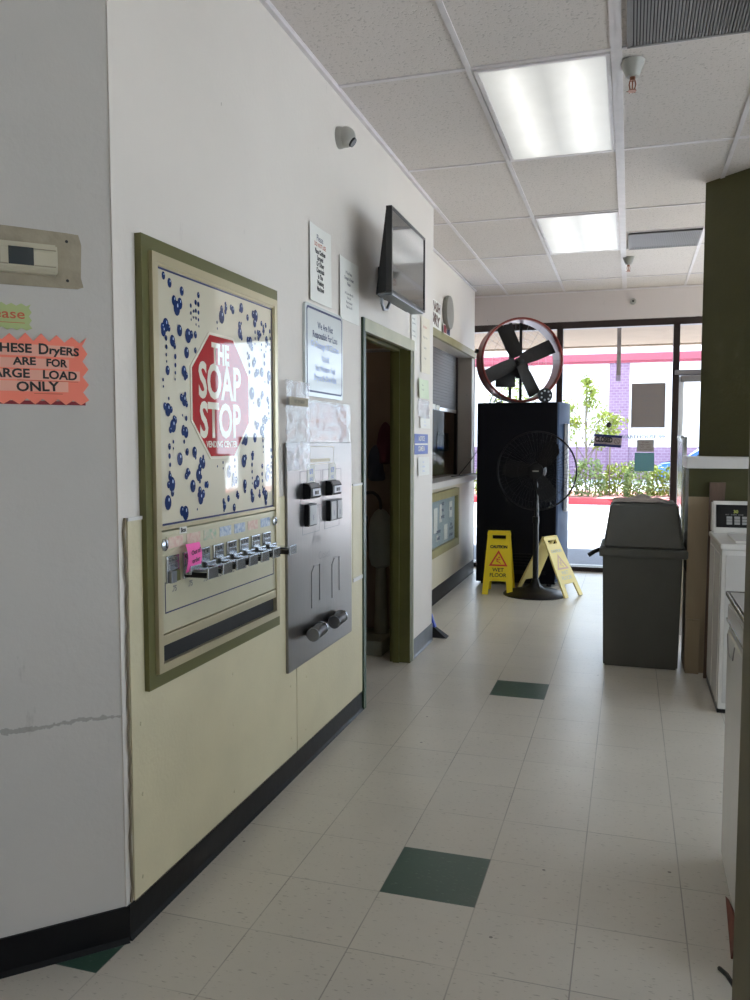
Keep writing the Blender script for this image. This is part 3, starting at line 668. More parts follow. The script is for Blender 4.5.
# lower coin section
CX0, CX1 = 0.060, W_-0.052
MB().box(CX0, CX1, -0.028, -0.002, 0.155, 0.462, 0.003).build('coin_panel', M['goldp'], vm)
MB().box(CX0, CX1, -0.031, -0.002, 0.120, 0.152, 0.004).build('tray_lip', M['gold'], vm)
MB().box(CX0, CX1, -0.019, -0.002, 0.066, 0.119).build('product_tray', M['blackm'], vm)
b = MB(); LX0, LX1 = CX0+.022, CX1-.02
b.box(LX0, LX0+.003, -0.0288, -0.028, 0.215, 0.31).box(LX1-.003, LX1, -0.0288, -0.028, 0.215, 0.31).box(LX0, LX1, -0.0288, -0.028, 0.215, 0.219)
b.build('price_line', M['navy'], vm)
strip = MB().box(LX0+.01, LX1-.01, -0.031, -0.028, 0.405, 0.447, 0.001).build('label_strip', M['goldp'], vm)
labs = [M['label1'], M['label1'], M['label2'], M['label3'], M['label3'], M['label1'], M['label3']]
pt = (LX1-LX0-.03)/7
for k in range(7):
    x = LX0+.018 + k*pt
    MB().box(x, x+pt*.78, -0.032, -0.031, 0.410, 0.443).build('product_label', labs[k], strip)
for x in (LX0-.006, LX1+.004):
    lk = MB().lathe([(0.018, 0), (0.018, 0.008), (0.012, 0.012)], c=(x, -0.028, 0.424), axis='-y', seg=20).build('lock', M['chrome'], vm, smooth=True)
    MB().box(x-0.002, x+0.002, -0.0415, -0.0403, 0.416, 0.432).build('keyhole', M['black'], lk)
tagb = MB().box(0.17, 0.212, -0.0295, -0.028, 0.447, 0.468).build('handwritten_tag', M['paper'], vm)
text('tag_lettering', 'Box', 0.013, 0.191, 0.4575, -0.030, M['ink'], tagb, bold=0.001)
P0 = LX0+.004; PT = (LX1-LX0-.012)/8
for k in range(8):
    x = P0 + k*PT; w = 0.070
    c = MB(); c.box(x, x+w, -0.036, -0.028, 0.305, 0.388, 0.003)
    for q in range(3): c.cyl((x+0.014+q*0.02, -0.035, 0.376), (x+0.014+q*0.02, -0.039, 0.376), 0.0055, seg=10)
    c.box(x+.008, x+w-.008, -0.0385, -0.036, 0.345, 0.366, .001)
    co = c.build('coin_slide', M['chrome'], vm)
    if k == 0:
        MB().box(x+0.004, x+w-0.036, -0.048, -0.036, 0.306, 0.342, 0.003).build('slide_body', M['darkchrome'], co)
        MB().box(x+0.038, x+w-0.004, -0.040, -0.036, 0.308, 0.342).build('slide_slot', M['olive'], co)
        continue
    ln = 0.075 if k != 7 else 0.10
    b = MB(); b.box(x+0.008, x+w-0.008, -0.036-ln, -0.036, 0.326, 0.335, 0.002).box(x+0.002, x+w-0.002, -0.060, -0.036, 0.318, 0.346, 0.003)
    b.box(x+0.003, x+w-0.003, -0.036-ln-0.007, -0.036-ln, 0.306, 0.342, 0.002)
    b.build('slide_handle', M['chrome'], co)
    MB().box(x+0.010, x+w-0.010, -0.034-ln, -0.038, 0.309, 0.326).build('slide_tongue', M['black'], co)
for k in range(8):
    text('price_lettering', '.75', 0.017, P0 + (k+.5)*PT, 0.283, -0.0290, M['inkg'], vm, sx=.9, bold=0.0006)
# pink note
nt_ = thing('sticky_note', 'hot pink sticky note hanging over the coin slides of the vending machine', 'note', (WX+0.046, 2.225, 1.03), PI/2)
f_ = lambda u, v: 0.010*math.sin(v*3) + 0.006*u
MB().sheet(0.074, 0.088, 8, 8, lambda u, v: f_(u, v), t=0.0008).build('sheet', M['pink'], nt_)
text('handwriting', 'Out of', 0.014, 0.037, 0.062, -0.018, M['ink'], nt_, bold=0.0006, rot=-0.1)
text('handwriting', 'order', 0.014, 0.037, 0.036, -0.018, M['ink'], nt_, bold=0.0006, rot=-0.1)

# ------------------------------------------------------------------ stainless coin / box dispenser
Yp0, Yp1 = 3.085, 3.895; Zp0, Zp1 = 0.475, 1.432
pw, ph = Yp1-Yp0, Zp1-Zp0
dp = thing('coin_dispenser_panel', 'brushed stainless coin dispenser panel with two round cups on the cream wainscot', 'dispenser', (WX+0.0062, Yp0, Zp0), PI/2)
MB().box(0, pw, -0.012, 0.0, 0, ph, 0.002).build('face_plate', M['steel'], dp)
zz = lambda z: z-Zp0
for k, (a, c) in enumerate(((0.170, 0.290), (0.440, 0.562))):
    prof = [(-0.012, 0.0), (-0.042, 0.003), (-0.048, 0.012), (-0.048, 0.046), (-0.036, 0.066), (-0.012, 0.070)]
    b = MB(); z0 = zz(1.188)
    A = [b.b.verts.new((a, y, z0+z)) for y, z in prof]; B = [b.b.verts.new((c, y, z0+z)) for y, z in prof]
    b.b.faces.new(A); b.b.faces.new(B[::-1])
    for i in range(len(prof)): b.b.faces.new((A[i], B[i], B[(i+1)%len(prof)], A[(i+1)%len(prof)]))
    ac = b.build('coin_acceptor', M['black'], dp)
    MB().box(a+0.014, c-0.008, -0.051, -0.046, z0+0.012, z0+0.046, 0.002).build('acceptor_face', M['darkchrome'], ac)
    MB().box(a+0.045, c-0.035, -0.053, -0.050, z0+0.020, z0+0.036).build('coin_slot', M['black'], ac)
    MB().hexa([(a+.01, -0.047, z0+0.050), (c-.01, -0.047, z0+0.050), (c-.01, -0.040, z0+0.050), (a+.01, -0.040, z0+0.050)], [(a+.01, -0.037, z0+0.068), (c-.01, -0.037, z0+0.068), (c-.01, -0.030, z0+0.068), (a+.01, -0.030, z0+0.068)]).build('acceptor_top', M['darkchrome'], ac)
    lb = MB().box(a+0.045, a+0.135, -0.0135, -0.012, zz(1.246), zz(1.335)).build('price_sticker', M['paper'], dp)
    text('sticker_lettering', '$.75', 0.02, a+0.09, zz(1.305), -0.0142, M['inkb'], lb, sx=.8, bold=0.0008)
    text('sticker_lettering', 'BAG', 0.015, a+0.09, zz(1.272), -0.0142, M['inkb'], lb, sx=.8)
b = MB()
for a in (0.135, 0.405):
    ring(b, a, a+0.25, zz(1.150), zz(1.310), 0.0035, -0.0125, -0.012)
for a, c in ((0.16, 0.30), (0.425, 0.63)):
    ring(b, a, a+0.20, zz(1.035), zz(1.145), 0.0025, -0.0124, -0.012)
b.build('scribed_outline', M['inkg'], dp)
for k, (a, c, n) in enumerate(((0.180, 0.275, 1), (0.445, 0.610, 2))):
    z0 = zz(1.070)
    bb = MB().box(a, c, -0.034, -0.012, z0, z0+0.096, 0.003).build('reject_box', M['black'], dp)
    wdt = (c-a)/n
    for q in range(n):
        MB().box(a+q*wdt+0.008, a+(q+1)*wdt-0.006, -0.037, -0.034, z0+0.006, z0+0.090, 0.002).build('product_tile', M['btn'], bb)
        text('tile_lettering', '1', 0.022, a+(q+.5)*wdt, z0+0.035, -0.0375, M['inkn'], dp, bold=.001)
b = MB()
for a in (0.26, 0.52):
    b.tube([(a, -0.0125, zz(0.70)), (a, -0.0125, zz(0.86)), (a+0.03, -0.0125, zz(0.885)), (a+0.10, -0.0125, zz(0.885)), (a+0.10, -0.0125, zz(0.72))], 0.0022, 5)
b.build('pressed_bag_outline', M['greym'], dp)
text('scratched_lettering', 'PUSH', 0.03, 0.33, zz(1.0), -0.0128, M['greym'], dp)
text('scratched_lettering', 'Closed', 0.035, 0.42, zz(0.92), -0.0128, M['inkg'], dp, bold=-0.001)
b = MB(); ring(b, 0.25, 0.55, zz(1.335), zz(1.415), .003, -.0124, -.012); b.box(0.26, 0.50, -0.0132, -0.012, zz(1.345), zz(1.36)).build('tape_residue', M['paperb'], dp)
d_ = Vector((-1, -0.10, 0)).normalized()
for a in (0.325, 0.590):
    p0 = Vector((a, -0.038, zz(0.602)))
    cp = MB().cyl(p0, p0 + d_*0.150, 0.029, seg=28).build('dispenser_cup', M['black'], dp, smooth=True)
    MB().cyl(p0 + d_*0.150, p0 + d_*0.156, 0.0305, 0.028, seg=28).build('cup_cap', M['darkchrome'], cp, smooth=True)
    MB().cyl(p0 + d_*0.012, p0 + d_*0.024, 0.0315, seg=28).build('cup_collar', M['chrome'], cp, smooth=True)
    MB().box(a-0.10, a-0.02, -0.030, -0.012, zz(0.590), zz(0.614)).build('cup_mount', M['black'], cp)

# ------------------------------------------------------------------ notices and signs
def notice(name, label, y, z, w, h, lines, m, cat='notice', x=WX, rz=PI/2, bow=0.006, tilt=0.0, group=None, border=None):
    """lines: (text, cap height, z from bottom, material, sx, bold)"""
    t = thing(name, label, cat, (x, y, z) if rz else (y, x, z), rz, group)
    f = lambda u, v: bow*(abs(u-0.5)*2)**2 * 0.8 + bow*(1-v)*0.5
    MB().sheet(w, h, 10, 10, f, t=0.001).build('sheet', m, t)
    cv = lambda px, pz: f(min(max(px/w, 0), 1), min(max(pz/h, 0), 1)) + 0.0026
    for (s, ch, lz, mm, sx, bo) in lines:
        text('lettering', s, ch, w/2, lz, 0, mm, t, sx=sx, bold=bo, curve=cv)
    return t
I, G = M['ink'], M['inkg']
notice('paper_notice', 'tall white notice with bold black lines, left one of the two high beside the TV', 3.375, 2.055, 0.265, 0.335,
    [('Please', .028, .285, M['inkn'], .8, 0), ('DO NOT USE', .018, .255, M['inkr'], .9, .0004), ('Place Clothes', .020, .225, I, .8, .0014), ('Sprayed', .020, .198, I, .8, .0014),
     ('Or Other', .020, .171, I, .8, .0014), ('Chemicals', .020, .144, I, .8, .0014), ('In The', .020, .117, I, .8, .0014), ('Washing', .020, .090, I, .8, .0014), ('Machines', .020, .063, I, .8, .0014)], M['paper'])
notice('paper_notice', 'white notice with small grey lines, between the bold black notice and the TV', 3.76, 2.03, 0.285, 0.30,
    [('If You Have', .015, .235, G, .9, .0004), ('Change In Pocket', .015, .208, G, .9, .0006), ('Please', .015, .182, G, .9, .0004), ('All Clothes Must Be', .012, .135, G, .9, .0002), ('Removed', .012, .115, G, .9, .0002),
     ('When Finished', .012, .092, G, .9, .0002), ('Thank You All', .012, .07, G, .9, .0002)], M['paper'])
sg = thing('framed_notice', 'laminated rounded sign with navy border: not responsible for loss or damage of clothes', 'sign', (WX, 3.300, 1.635), PI/2)
sw, sh = 0.480, 0.40
def rrect(x0, x1, z0, z1, r, n=5):
    P = []
    for cx, cz, a0 in ((x1-r, z0+r, -PI/2), (x1-r, z1-r, 0), (x0+r, z1-r, PI/2), (x0+r, z0+r, PI)):
        for k in range(n+1): a = a0 + PI/2*k/n; P.append((cx + r*math.cos(a), cz + r*math.sin(a)))
    return P
MB().prism(rrect(0, sw, 0, sh, 0.02), -0.014, -0.001).build('backing_sheet', M['acryl'], sg)
MB().prism(rrect(0.015, sw-0.015, 0.018, sh-0.012, 0.018), -0.0145, -0.013).build('border', M['inkn'], sg)
MB().prism(rrect(0.023, sw-0.023, 0.026, sh-0.022, 0.014), -0.015, -0.013).build('sign_face', M['acryl'], sg)
for s, ch, lz, mm in (('We Are Not', .029, .315, M['inkn']), ('Responsible For Loss', .029, .272, M['inkn']), ('Or Damage Of Clothes', .029, .229, M['inkp']), ('PLEASE', .024, .172, M['inkp']),
                      ('Use Washers And', .027, .128, M['inkp']), ('Dryers At Own Risk', .027, .085, M['inkp'])):
    text('lettering', s, ch, sw/2, lz, -0.0156, mm, sg, sx=.88, bold=.0006)

# crumpled taped notices
rr = random.Random(11)
def crumple(amp, seed):
    r2 = random.Random(seed); T = [[r2.uniform(0, 1) for _ in range(40)] for _ in range(40)]
    return lambda u, v: amp*T[int(u*14) % 40][int(v*16) % 40] + 0.004
t = thing('taped_notice', 'crumpled clear plastic and tape over a coral notice, above the stainless panel', 'notice', (WX, 3.335, 1.435), PI/2)
MB().sheet(0.53, 0.175, 3, 3, lambda u, v: 0.001, t=0.001).build('sheet', M['filmo'], t)
MB().sheet(0.58, 0.195, 14, 10, crumple(0.007, 4), x0=-0.01, z0=-0.01, t=0.0008).build('plastic_cover', M['film'], t, smooth=True)
text('lettering', 'NOTICE', .03, .28, .12, -0.0032, M['inkr'], t); text('lettering', 'PLEASE USE QUARTERS', .02, .28, .06, -0.0032, M['inkr'], t)
t = thing('taped_notice', 'crumpled plastic sheet with brown strip, hanging beside the vending machine onto the stainless panel', 'notice', (WX+0.020, 3.055, 1.315), PI/2)
MB().sheet(0.25, 0.37, 14, 18, crumple(0.010, 9), t=0.0008).build('plastic_cover', M['film'], t, smooth=True)
MB().sheet(0.20, 0.035, 2, 2, lambda u, v: 0.016, x0=0.015, z0=0.268, t=0.001).build('brown_strip', M['patch'], t)
text('lettering', 'OUT OF ORDER', .013, .115, .285, -0.0195, M['ink'], t, sx=.8)

# near left corner wall: thermostat, bare patch, hand-made signs  (local x runs along the 45 degree wall)
CW = lambda d, z: (-1.35 - d*s2, 1.955 - d*s2, z)
t = thing('wall_patch', 'bare beige unpainted plaster patch around the thermostat', 'plaster patch', CW(0.42, 1.835), PI/4)
MB().prism([(0, 0), (0.325, 0.004), (0.34, 0.010), (0.334, 0.035), (0.337, 0.12), (0.330, 0.146), (0.30, 0.148), (0.15, 0.151), (0, 0.150)], -0.002, 0.001).build('plaster', M['patch'], t)
b = MB(); b.disc(0.30, 0.024, 0.004, -0.0026).disc(0.30, 0.126, 0.004, -0.0026); b.build('screw_hole', M['ink'], t)
t = thing('thermostat', 'beige wall thermostat with a dark display', 'thermostat', CW(0.335, 1.866), PI/4)
prof = [(-0.002, 0.0), (-0.024, 0.004), (-0.030, 0.018), (-0.030, 0.060), (-0.022, 0.078), (-0.002, 0.082)]
def extr(prof, x0, x1, name, m, par, bev=0.004):
    b = MB(); A = [b.b.verts.new((x0, y, z)) for y, z in prof]; B = [b.b.verts.new((x1, y, z)) for y, z in prof]
    b.b.faces.new(A); b.b.faces.new(B[::-1]); n = len(prof)
    for i in range(n): b.b.faces.new((A[i], B[i], B[(i+1)%n], A[(i+1)%n]))
    bmesh.ops.recalc_face_normals(b.b, faces=b.b.faces)
    if bev: bmesh.ops.bevel(b.b, geom=list(b.b.edges), offset=bev, segments=2, affect='EDGES')
    return b.build(name, m, par)
extr(prof, 0, 0.189, 'housing', M['beige'], t)
MB().box(0.071, 0.131, -0.0312, -0.029, 0.019, 0.064, 0.001).build('display', M['lcd'], t)
b = MB(); b.box(0.132, 0.184, -0.0306, -0.029, 0.0605, 0.0625).box(0.132, 0.184, -0.0306, -0.029, 0.0185, 0.0205).box(0.02, 0.070, -0.0306, -0.029, 0.0185, 0.0205).box(0.05, 0.052, -0.0306, -0.029, 0.0205, 0.0605); b.build('seam_line', M['beiged'], t)  # darker beige strips along the housing seams

def burst(w, h, nx, nz, amp, rng):
    P = []
    for k in range(nx): P += [(w*k/nx, 0 + rng.uniform(-.2, .2)*amp), (w*(k+.5)/nx, -amp)]
    for k in range(nz): P += [(w + rng.uniform(0, .3)*amp, h*k/nz), (w - amp*.9, h*(k+.5)/nz)]
    for k in range(nx): P += [(w*(1-k/nx), h + rng.uniform(-.1, .5)*amp), (w*(1-(k+.5)/nx), h - amp)]
    for k in range(nz): P += [(0, h*(1-k/nz)), (amp*.9, h*(1-(k+.5)/nz))]
    return P
t = thing('handmade_sign', 'coral starburst card with black handwriting: these dryers are for large load only', 'sign', CW(0.38, 1.545), PI/4)
MB().prism(burst(0.305, 0.165, 8, 4, 0.014, random.Random(2)), -0.004, -0.001).build('starburst_card', M['orange'], t)
b = MB(); b.box(0.02, 0.272, -0.0046, -0.004, 0.112, 0.142).box(0.03, 0.258, -0.0046, -0.004, 0.080, 0.106).box(0.02, 0.285, -0.0046, -0.004, 0.050, 0.076).box(0.05, 0.255, -0.0046, -0.004, 0.020, 0.047); b.build('tape_strip', M['orangel'], t)
lz = -0.0054
text('handwriting', 'THESE', .022, .117, .130, lz, I, t, fit=.100, bold=.0009)
text('handwriting', 'D', .027, .196, .130, lz, I, t, fit=.024, bold=.0009)
text('handwriting', 'ryERS', .020, .247, .127, lz, I, t, fit=.074, bold=.0009, rot=.04)
text('handwriting', 'ARE', .019, .148, .097, lz, I, t, fit=.056, bold=.0009, rot=-.02)
text('handwriting', 'FOR', .019, .228, .095, lz, I, t, fit=.052, bold=.0009, rot=.02)
text('handwriting', 'LARGE', .022, .108, .065, lz, I, t, fit=.105, bold=.0009)
text('handwriting', 'LOAD', .021, .235, .063, lz, I, t, fit=.085, bold=.0009, rot=.03)
text('handwriting', 'ONLY', .024, .180, .032, lz, I, t, fit=.105, bold=.0009, rot=-.03)
b = MB(); b.box(0.13, 0.19, -0.0056, -0.005, 0.048, 0.0495).box(0.21, 0.28, -0.0056, -0.005, 0.047, 0.0485).box(0.17, 0.24, -0.0056, -0.005, 0.014, 0.0155); b.build('underline', M['inkr'], t)
MB().box(0.03, 0.298, -0.0035, -0.001, -0.014, -0.004).build('red_strip', M['darkred'], t)
t = thing('handmade_sign', 'pale lime zigzag card reading Please above the coral sign', 'sign', CW(0.40, 1.728), PI/4)
MB().prism(burst(0.188, 0.062, 8, 3, 0.006, random.Random(5)), -0.004, -0.001).build('zigzag_card', M['lime'], t)
text('handwriting', 'Please', .024, .120, .034, -.005, M['inkr'], t, fit=.105, bold=.0004); MB().box(.09, .172, -.0046, -.004, .012, .0135).build('underline', M['inkr'], t)

# notices on the strip of wall past the doorway
notice('paper_notice', 'narrow white notice directly under the TV on the wall past the doorway', 5.11, 2.03, 0.135, 0.24, [('Attention', .014, .20, G, .9, 0), ('Customers', .014, .17, G, .9, 0), ('No Smoking', .012, .12, G, .9, 0), ('No Loitering', .012, .09, G, .9, 0)], M['paper'])
notice('paper_notice', 'tall yellowed notice with faint lines, right of the narrow white one under the TV', 5.37, 1.905, 0.24, 0.375, [('Store Hours', .018, .31, M['inkr'], .8, 0), ('Monday - Friday', .015, .24, G, .8, 0), ('Saturday', .015, .17, G, .8, 0), ('Sunday', .015, .10, G, .8, 0)], M['paperb'])
notice('paper_notice', 'pale green slip curled at its left edge, below the yellowed notice past the doorway', 5.29, 1.73, 0.27, 0.13, [('Wash', .012, .09, G, .9, 0), ('Dry Fold', .012, .06, G, .9, 0)], M['paperg'], bow=0.012)
t = thing('taped_notice', 'torn glossy tape scraps stuck below the pale green slip', 'notice', (WX, 5.29, 1.60), PI/2)
MB().sheet(0.31, 0.12, 10, 8, crumple(0.008, 21), t=0.0008).build('plastic_cover', M['film'], t, smooth=True)
notice('paper_notice', 'pale notice with three small lines, above the blue and white sticker', 5.35, 1.53, 0.28, 0.095, [('OPEN', .012, .07, M['inkp'], .9, 0), ('7 Days', .012, .045, M['inkp'], .9, 0), ('A Week', .012, .02, M['inkp'], .9, 0)], M['paper'])
t = thing('blue_sticker', 'blue sticker with two rows of white words on the wall past the doorway', 'sticker', (WX, 5.22, 1.355), PI/2)
MB().box(0, 0.37, -0.003, -0.001, 0, 0.135, 0.0005).build('sheet', M['bluesign'], t)
MB().box(0.01, 0.36, -0.0034, -0.003, 0.062, 0.072).build('white_rule', M['paper'], t)
text('lettering', 'NOTICE', .032, .185, .103, -0.004, M['paper'], t, bold=.001); text('lettering', 'CAMERA', .032, .185, .035, -0.004, M['paper'], t, bold=.001)
notice('paper_notice', 'white notice with faint blue scribbles, lowest on the wall past the doorway', 5.30, 1.21, 0.31, 0.125, [('Video', .014, .09, M['inkp'], .9, 0), ('Surveillance', .014, .06, M['inkp'], .9, 0), ('24 Hours', .014, .03, M['inkp'], .9, 0)], M['paper'])

# ------------------------------------------------------------------ TV on its bracket
tv = thing('television', 'flat black television on a wall bracket above the doorway, screen mirroring the room', 'television', (-1.152, 3.92, 2.17), PI/2)
tw, th_ = 0.685, 0.415
ring(MB(), 0, tw, 0, th_, 0.012, -0.022, 0.008).build('bezel', M['tvb'], tv)
MB().box(0.010, tw-0.010, -0.018, 0.006, 0.010, th_-0.010).build('screen', M['tvs'], tv)
b = MB(); b.hexa([(0.004, 0.008, 0.004), (0.004, 0.008, th_-0.004), (tw-0.004, 0.008, th_-0.004), (tw-0.004, 0.008, 0.004)][::-1], [(0.05, 0.075, 0.0), (0.05, 0.030, th_-0.10), (tw-0.05, 0.030, th_-0.10), (tw-0.05, 0.075, 0.0)][::-1])
b.build('rear_housing', M['black'], tv)
MB().box(0.02, tw-0.02, -0.018, 0.055, -0.010, 0.001, 0.003).build('speaker_bar', M['darkchrome'], tv)
MB().box(0.46, 0.62, 0.05, 0.075, 0.08, 0.26).box(0.52, 0.57, 0.07, 0.185, 0.13, 0.18).box(0.48, 0.62, 0.183, 0.196, 0.07, 0.23).build('wall_bracket', M['black'], tv)
b = MB(); b.tube([(0.10, 0.06, 0.02), (0.12, 0.065, -0.035), (0.17, 0.07, -0.055), (0.23, 0.07, -0.045), (0.27, 0.06, 0.01)], 0.008, 8); b.build('power_cable', M['darkchrome'], tv, smooth=True)

# dome camera
t = thing('security_camera', 'grey turret security camera high on the left wall', 'camera', (WX, 3.765, 2.872), PI/2)
MB().lathe([(0.050, 0), (0.050, 0.012), (0.046, 0.028)], axis='-y').build('mount', M['camw'], t, smooth=True)
b = MB(); b.ball((0, -0.038, 0.0), 0.047, seg=24); b.build('ball_housing', M['camw'], t, smooth=True)
d = Vector((0.05, -0.72, -0.58)).normalized(); c0 = Vector((0, -0.038, 0))
MB().cyl(c0 + d*0.034, c0 + d*0.049, 0.026, 0.022, 24).build('lens_window', M['black'], t, smooth=True)

# ------------------------------------------------------------------ closet contents
def rag_cloth(name, label, x, y, zt, w, h, m, seed, d=0.14):
    r2 = random.Random(seed); b = MB(); n = 14; rows = []
    for j in range(9):
        v = j/8; ring_ = []
        for i in range(n):
            a = 2*PI*i/n; wob = 1 + 0.28*math.sin(a*3+v*4+seed) + r2.uniform(-.1, .1)
            rx = w/2*(0.35+0.75*v**0.6)*wob if v > 0 else w*0.05; ry = d/2*(0.4+0.6*v)*wob
            ring_.append(b.b.verts.new((rx*math.cos(a), ry*math.sin(a), -h*v)))
        rows.append(ring_)
    for A, B in zip(rows, rows[1:]):
        for i in range(n): b.b.faces.new((A[i], A[(i+1)%n], B[(i+1)%n], B[i]))
    b.b.faces.new(rows[0]); b.b.faces.new(rows[-1][::-1])
    o = b.build(name, m, smooth=True, loc=(x, y, zt), sub=1)
    return tag(o, label, 'cloth')
rag_cloth('hanging_jacket', 'black jacket hanging inside the near side of the closet doorway', -1.74, 5.06, 2.02, 0.10, 0.95, M['clothd'], 1)
rag_cloth('hanging_cloth', 'maroon cloth hanging on the closet end wall', -1.63, 5.50, 1.58, 0.13, 0.30, M['clothr'], 2, .1)
rag_cloth('hanging_cloth', 'slate checked cloth hanging below the maroon one in the closet', -1.70, 5.50, 1.42, 0.12, 0.26, M['clothb'], 3, .1)
b = MB()
b.cyl((-2.6, 5.40, 2.06), (-1.52, 5.40, 2.06), 0.012); tag(b.build('hanging_rail', M['darkchrome']), 'thin metal rail across the top of the closet', 'rail')
t = thing('canister', 'green-grey rounded canister with a black hose inside the closet', 'canister', (-1.645, 5.44, 0.10))
MB().lathe([(0.03, 0.46), (0.065, 0.48), (0.085, 0.54), (0.088, 0.72), (0.075, 0.80), (0.045, 0.85), (0.02, 0.87)]).build('tank', M['tank'], t, smooth=True)
MB().cyl((0, 0, 0.0), (0, 0, 0.47), 0.05, 0.035).build('stand', M['concrete'], t, smooth=True)
pts = [(0.0, 0, 0.86)] + [(-0.07+0.075*math.cos(a), -0.02, 0.90+0.09*math.sin(a)) for a in [x*PI/8 for x in range(0, 12)]] + [(-0.12, 0, 0.6)]
MB().tube(pts, 0.012, 8).build('hose', M['rubber'], t, smooth=True)
tag(MB().box(-2.1, -1.56, 5.18, 5.58, 0, 0.10, 0.01).build('floor_platform', M['concrete']), 'low grey platform on the closet floor', 'platform')
tag(MB().box(-1.86, -1.805, 5.36, 5.50, 0.10, 1.05, 0.004).build('upright_board', M['redw']), 'dark red-brown board standing in the closet', 'board')

t = thing('added_closet_bulb', 'small bare bulb on the closet ceiling, out of view, added to brighten the closet', 'lamp', (-2.35, 4.6, CEIL))  # unseen bulb, added to brighten the dark closet
MB().cyl((0, 0, 0), (0, 0, -0.05), 0.03, 0.02).build('socket', M['camw'], t, smooth=True)
b = MB(); b.ball((0, 0, -0.085), 0.035); b.build('bulb', mat('lit_bulb', (0.9, 0.85, 0.7), 0.4, emit=(1.0, 0.82, 0.6), estr=30.0), t, smooth=True)

# ------------------------------------------------------------------ booth: shutter, glass, counter, notice case
b = MB()
z = 1.78
while z < OZ1-0.005:
    b.box(RX-0.165, RX-0.150, O0, O1, z, z+0.026, 0.003); b.box(RX-0.160, RX-0.155, O0, O1, z+0.026, z+0.030); z += 0.030
sh_ = thing('roller_shutter', 'grey slatted roller shutter half lowered in the booth opening', 'shutter', (0, 0, 0))
b.build('slat_curtain', M['shut'], sh_)
MB().box(RX-0.172, RX-0.145, O0, O1, 1.745, 1.782, 0.003).build('bottom_rail', M['steelp'], sh_)
b = MB(); b.box(RX-0.144, RX-0.143, 7.6, 7.72, 1.752, 1.80).box(RX-0.144, RX-0.143, 7.76, 7.9, 1.75, 1.795); b.build('taped_slip', M['paper'], sh_)
MB().box(RX-0.175, RX-0.14, O1-0.10, O1-0.055, OZ0+0.06, OZ1-0.002).build('guide_rail', M['alum'], sh_)
struct(MB().box(RX-0.158, RX-0.152, O0, O1-0.10, OZ0+0.06, 1.745).build('window_3', M['glassd']), 'tinted glass of the booth opening')
tag(MB().box(RX-0.30, RX+0.055, 5.745, 8.93, OZ0, OZ0+0.058, 0.006).build('counter_ledge', M['ledge']), 'white laminate counter ledge of the booth', 'counter')
# things in the booth
t = thing('wall_telephone', 'dark telephone with cord seen through the booth glass', 'telephone', (-1.98, 8.968, 1.34))
MB().box(-0.06, 0.06, -0.08, 0.0, 0, 0.20, 0.01).build('body', M['black'], t)
MB().box(-0.025, 0.025, -0.12, -0.08, 0.01, 0.19, 0.01).build('handset', M['blackm'], t)
tag(MB().box(-2.42, -2.15, 8.80, 8.88, 0.761, 1.42, 0.004).build('paper_box', M['paperb']), 'pale box standing behind the booth glass', 'box')
tag(MB().box(-3.2, RX-0.32, 8.2, 8.9, 0.72, 0.76, 0.004).box(-3.15, -3.1, 8.25, 8.85, 0, 0.72).box(-2.1, -2.05, 8.25, 8.85, 0, 0.72).build('booth_desk', M['board']), 'tan desk behind the booth glass', 'desk')
tag(MB().tube([(RX-0.05, 8.05, OZ0+0.066), (RX-0.02, 8.3, OZ0+0.064), (RX+0.0, 8.7, OZ0+0.066), (RX+0.03, 8.9, OZ0+0.066), (-1.50, 9.02, 1.05), (-1.47, 9.12, 0.80), (-1.50, 9.2, 0.3), (-1.52, 9.22, 0.01)], 0.006, 6).build('power_cord', M['cord'], smooth=True), 'black cord running along the booth ledge and down beside the cabinet', 'cord')
tag(MB().tube([(RX-0.05, 8.42, OZ0+0.070), (RX+0.03, 8.62, 1.24), (RX+0.08, 8.80, 1.36), (RX+0.10, 8.95, 1.58), (-1.50, 9.12, 1.86)], 0.005, 6).build('power_cord', M['cord'], smooth=True), 'black cord rising from the booth ledge to the top of the cabinet', 'cord')
tag(MB().tube([(-1.60, 9.25, 0.98), (-1.585, 9.24, 0.6), (-1.55, 9.22, 0.3), (-1.58, 9.2, 0.012)], 0.007, 6).build('power_cord', M['cordo'], smooth=True), 'brown-orange cord hanging in the gap left of the cabinet', 'cord')

nc = thing('notice_case', 'olive framed glass notice case on the panelling under the booth counter', 'notice case', (RX+0.006, 6.42, 0.435), PI/2)
cw_, ch_ = 1.52, 0.56
ring(MB(), 0, cw_, 0, ch_, 0.07, -0.045, 0.0).build('frame', M['header'], nc)
MB().box(0.06, cw_-0.06, -0.012, -0.002, 0.06, ch_-0.06).build('backing_sheet', M['noticeg'], nc)
bk = [(0.12, 0.30, 0.16, 0.12, 0), (0.55, 0.20, 0.14, 0.22, 0), (0.78, 0.28, 0.09, 0.16, 1), (1.20, 0.29, 0.12, 0.15, 0), (0.98, 0.10, 0.13, 0.14, 1), (0.66, 0.12, .06, .05, 0)]
for x, z, w, h, c in bk:
    MB().box(x, x+w, -0.0145, -0.012, z, z+h).build('pinned_slip', M['paper'], nc)
for x, z, s in ((0.90, .44, 'PRICES'), (0.90, .38, 'WASH'), (.90, .32, 'DRY FOLD'), (.73, .20, 'COMFORTER'), (.73, .14, 'BLANKET'), (1.27, .22, 'OPEN'), (1.27, .18, '7 AM - 10 PM'), (1.27, .12, 'LAST WASH'), (1.26, .37, 'RULES')):
    text('lettering', s, .024, x, z, -0.0155, M['inkn'], nc, sx=.8, bold=.002)
MB().box(0.068, cw_-0.068, -0.030, -0.026, 0.068, ch_-0.068).build('glass_front', M['glassc'], nc)

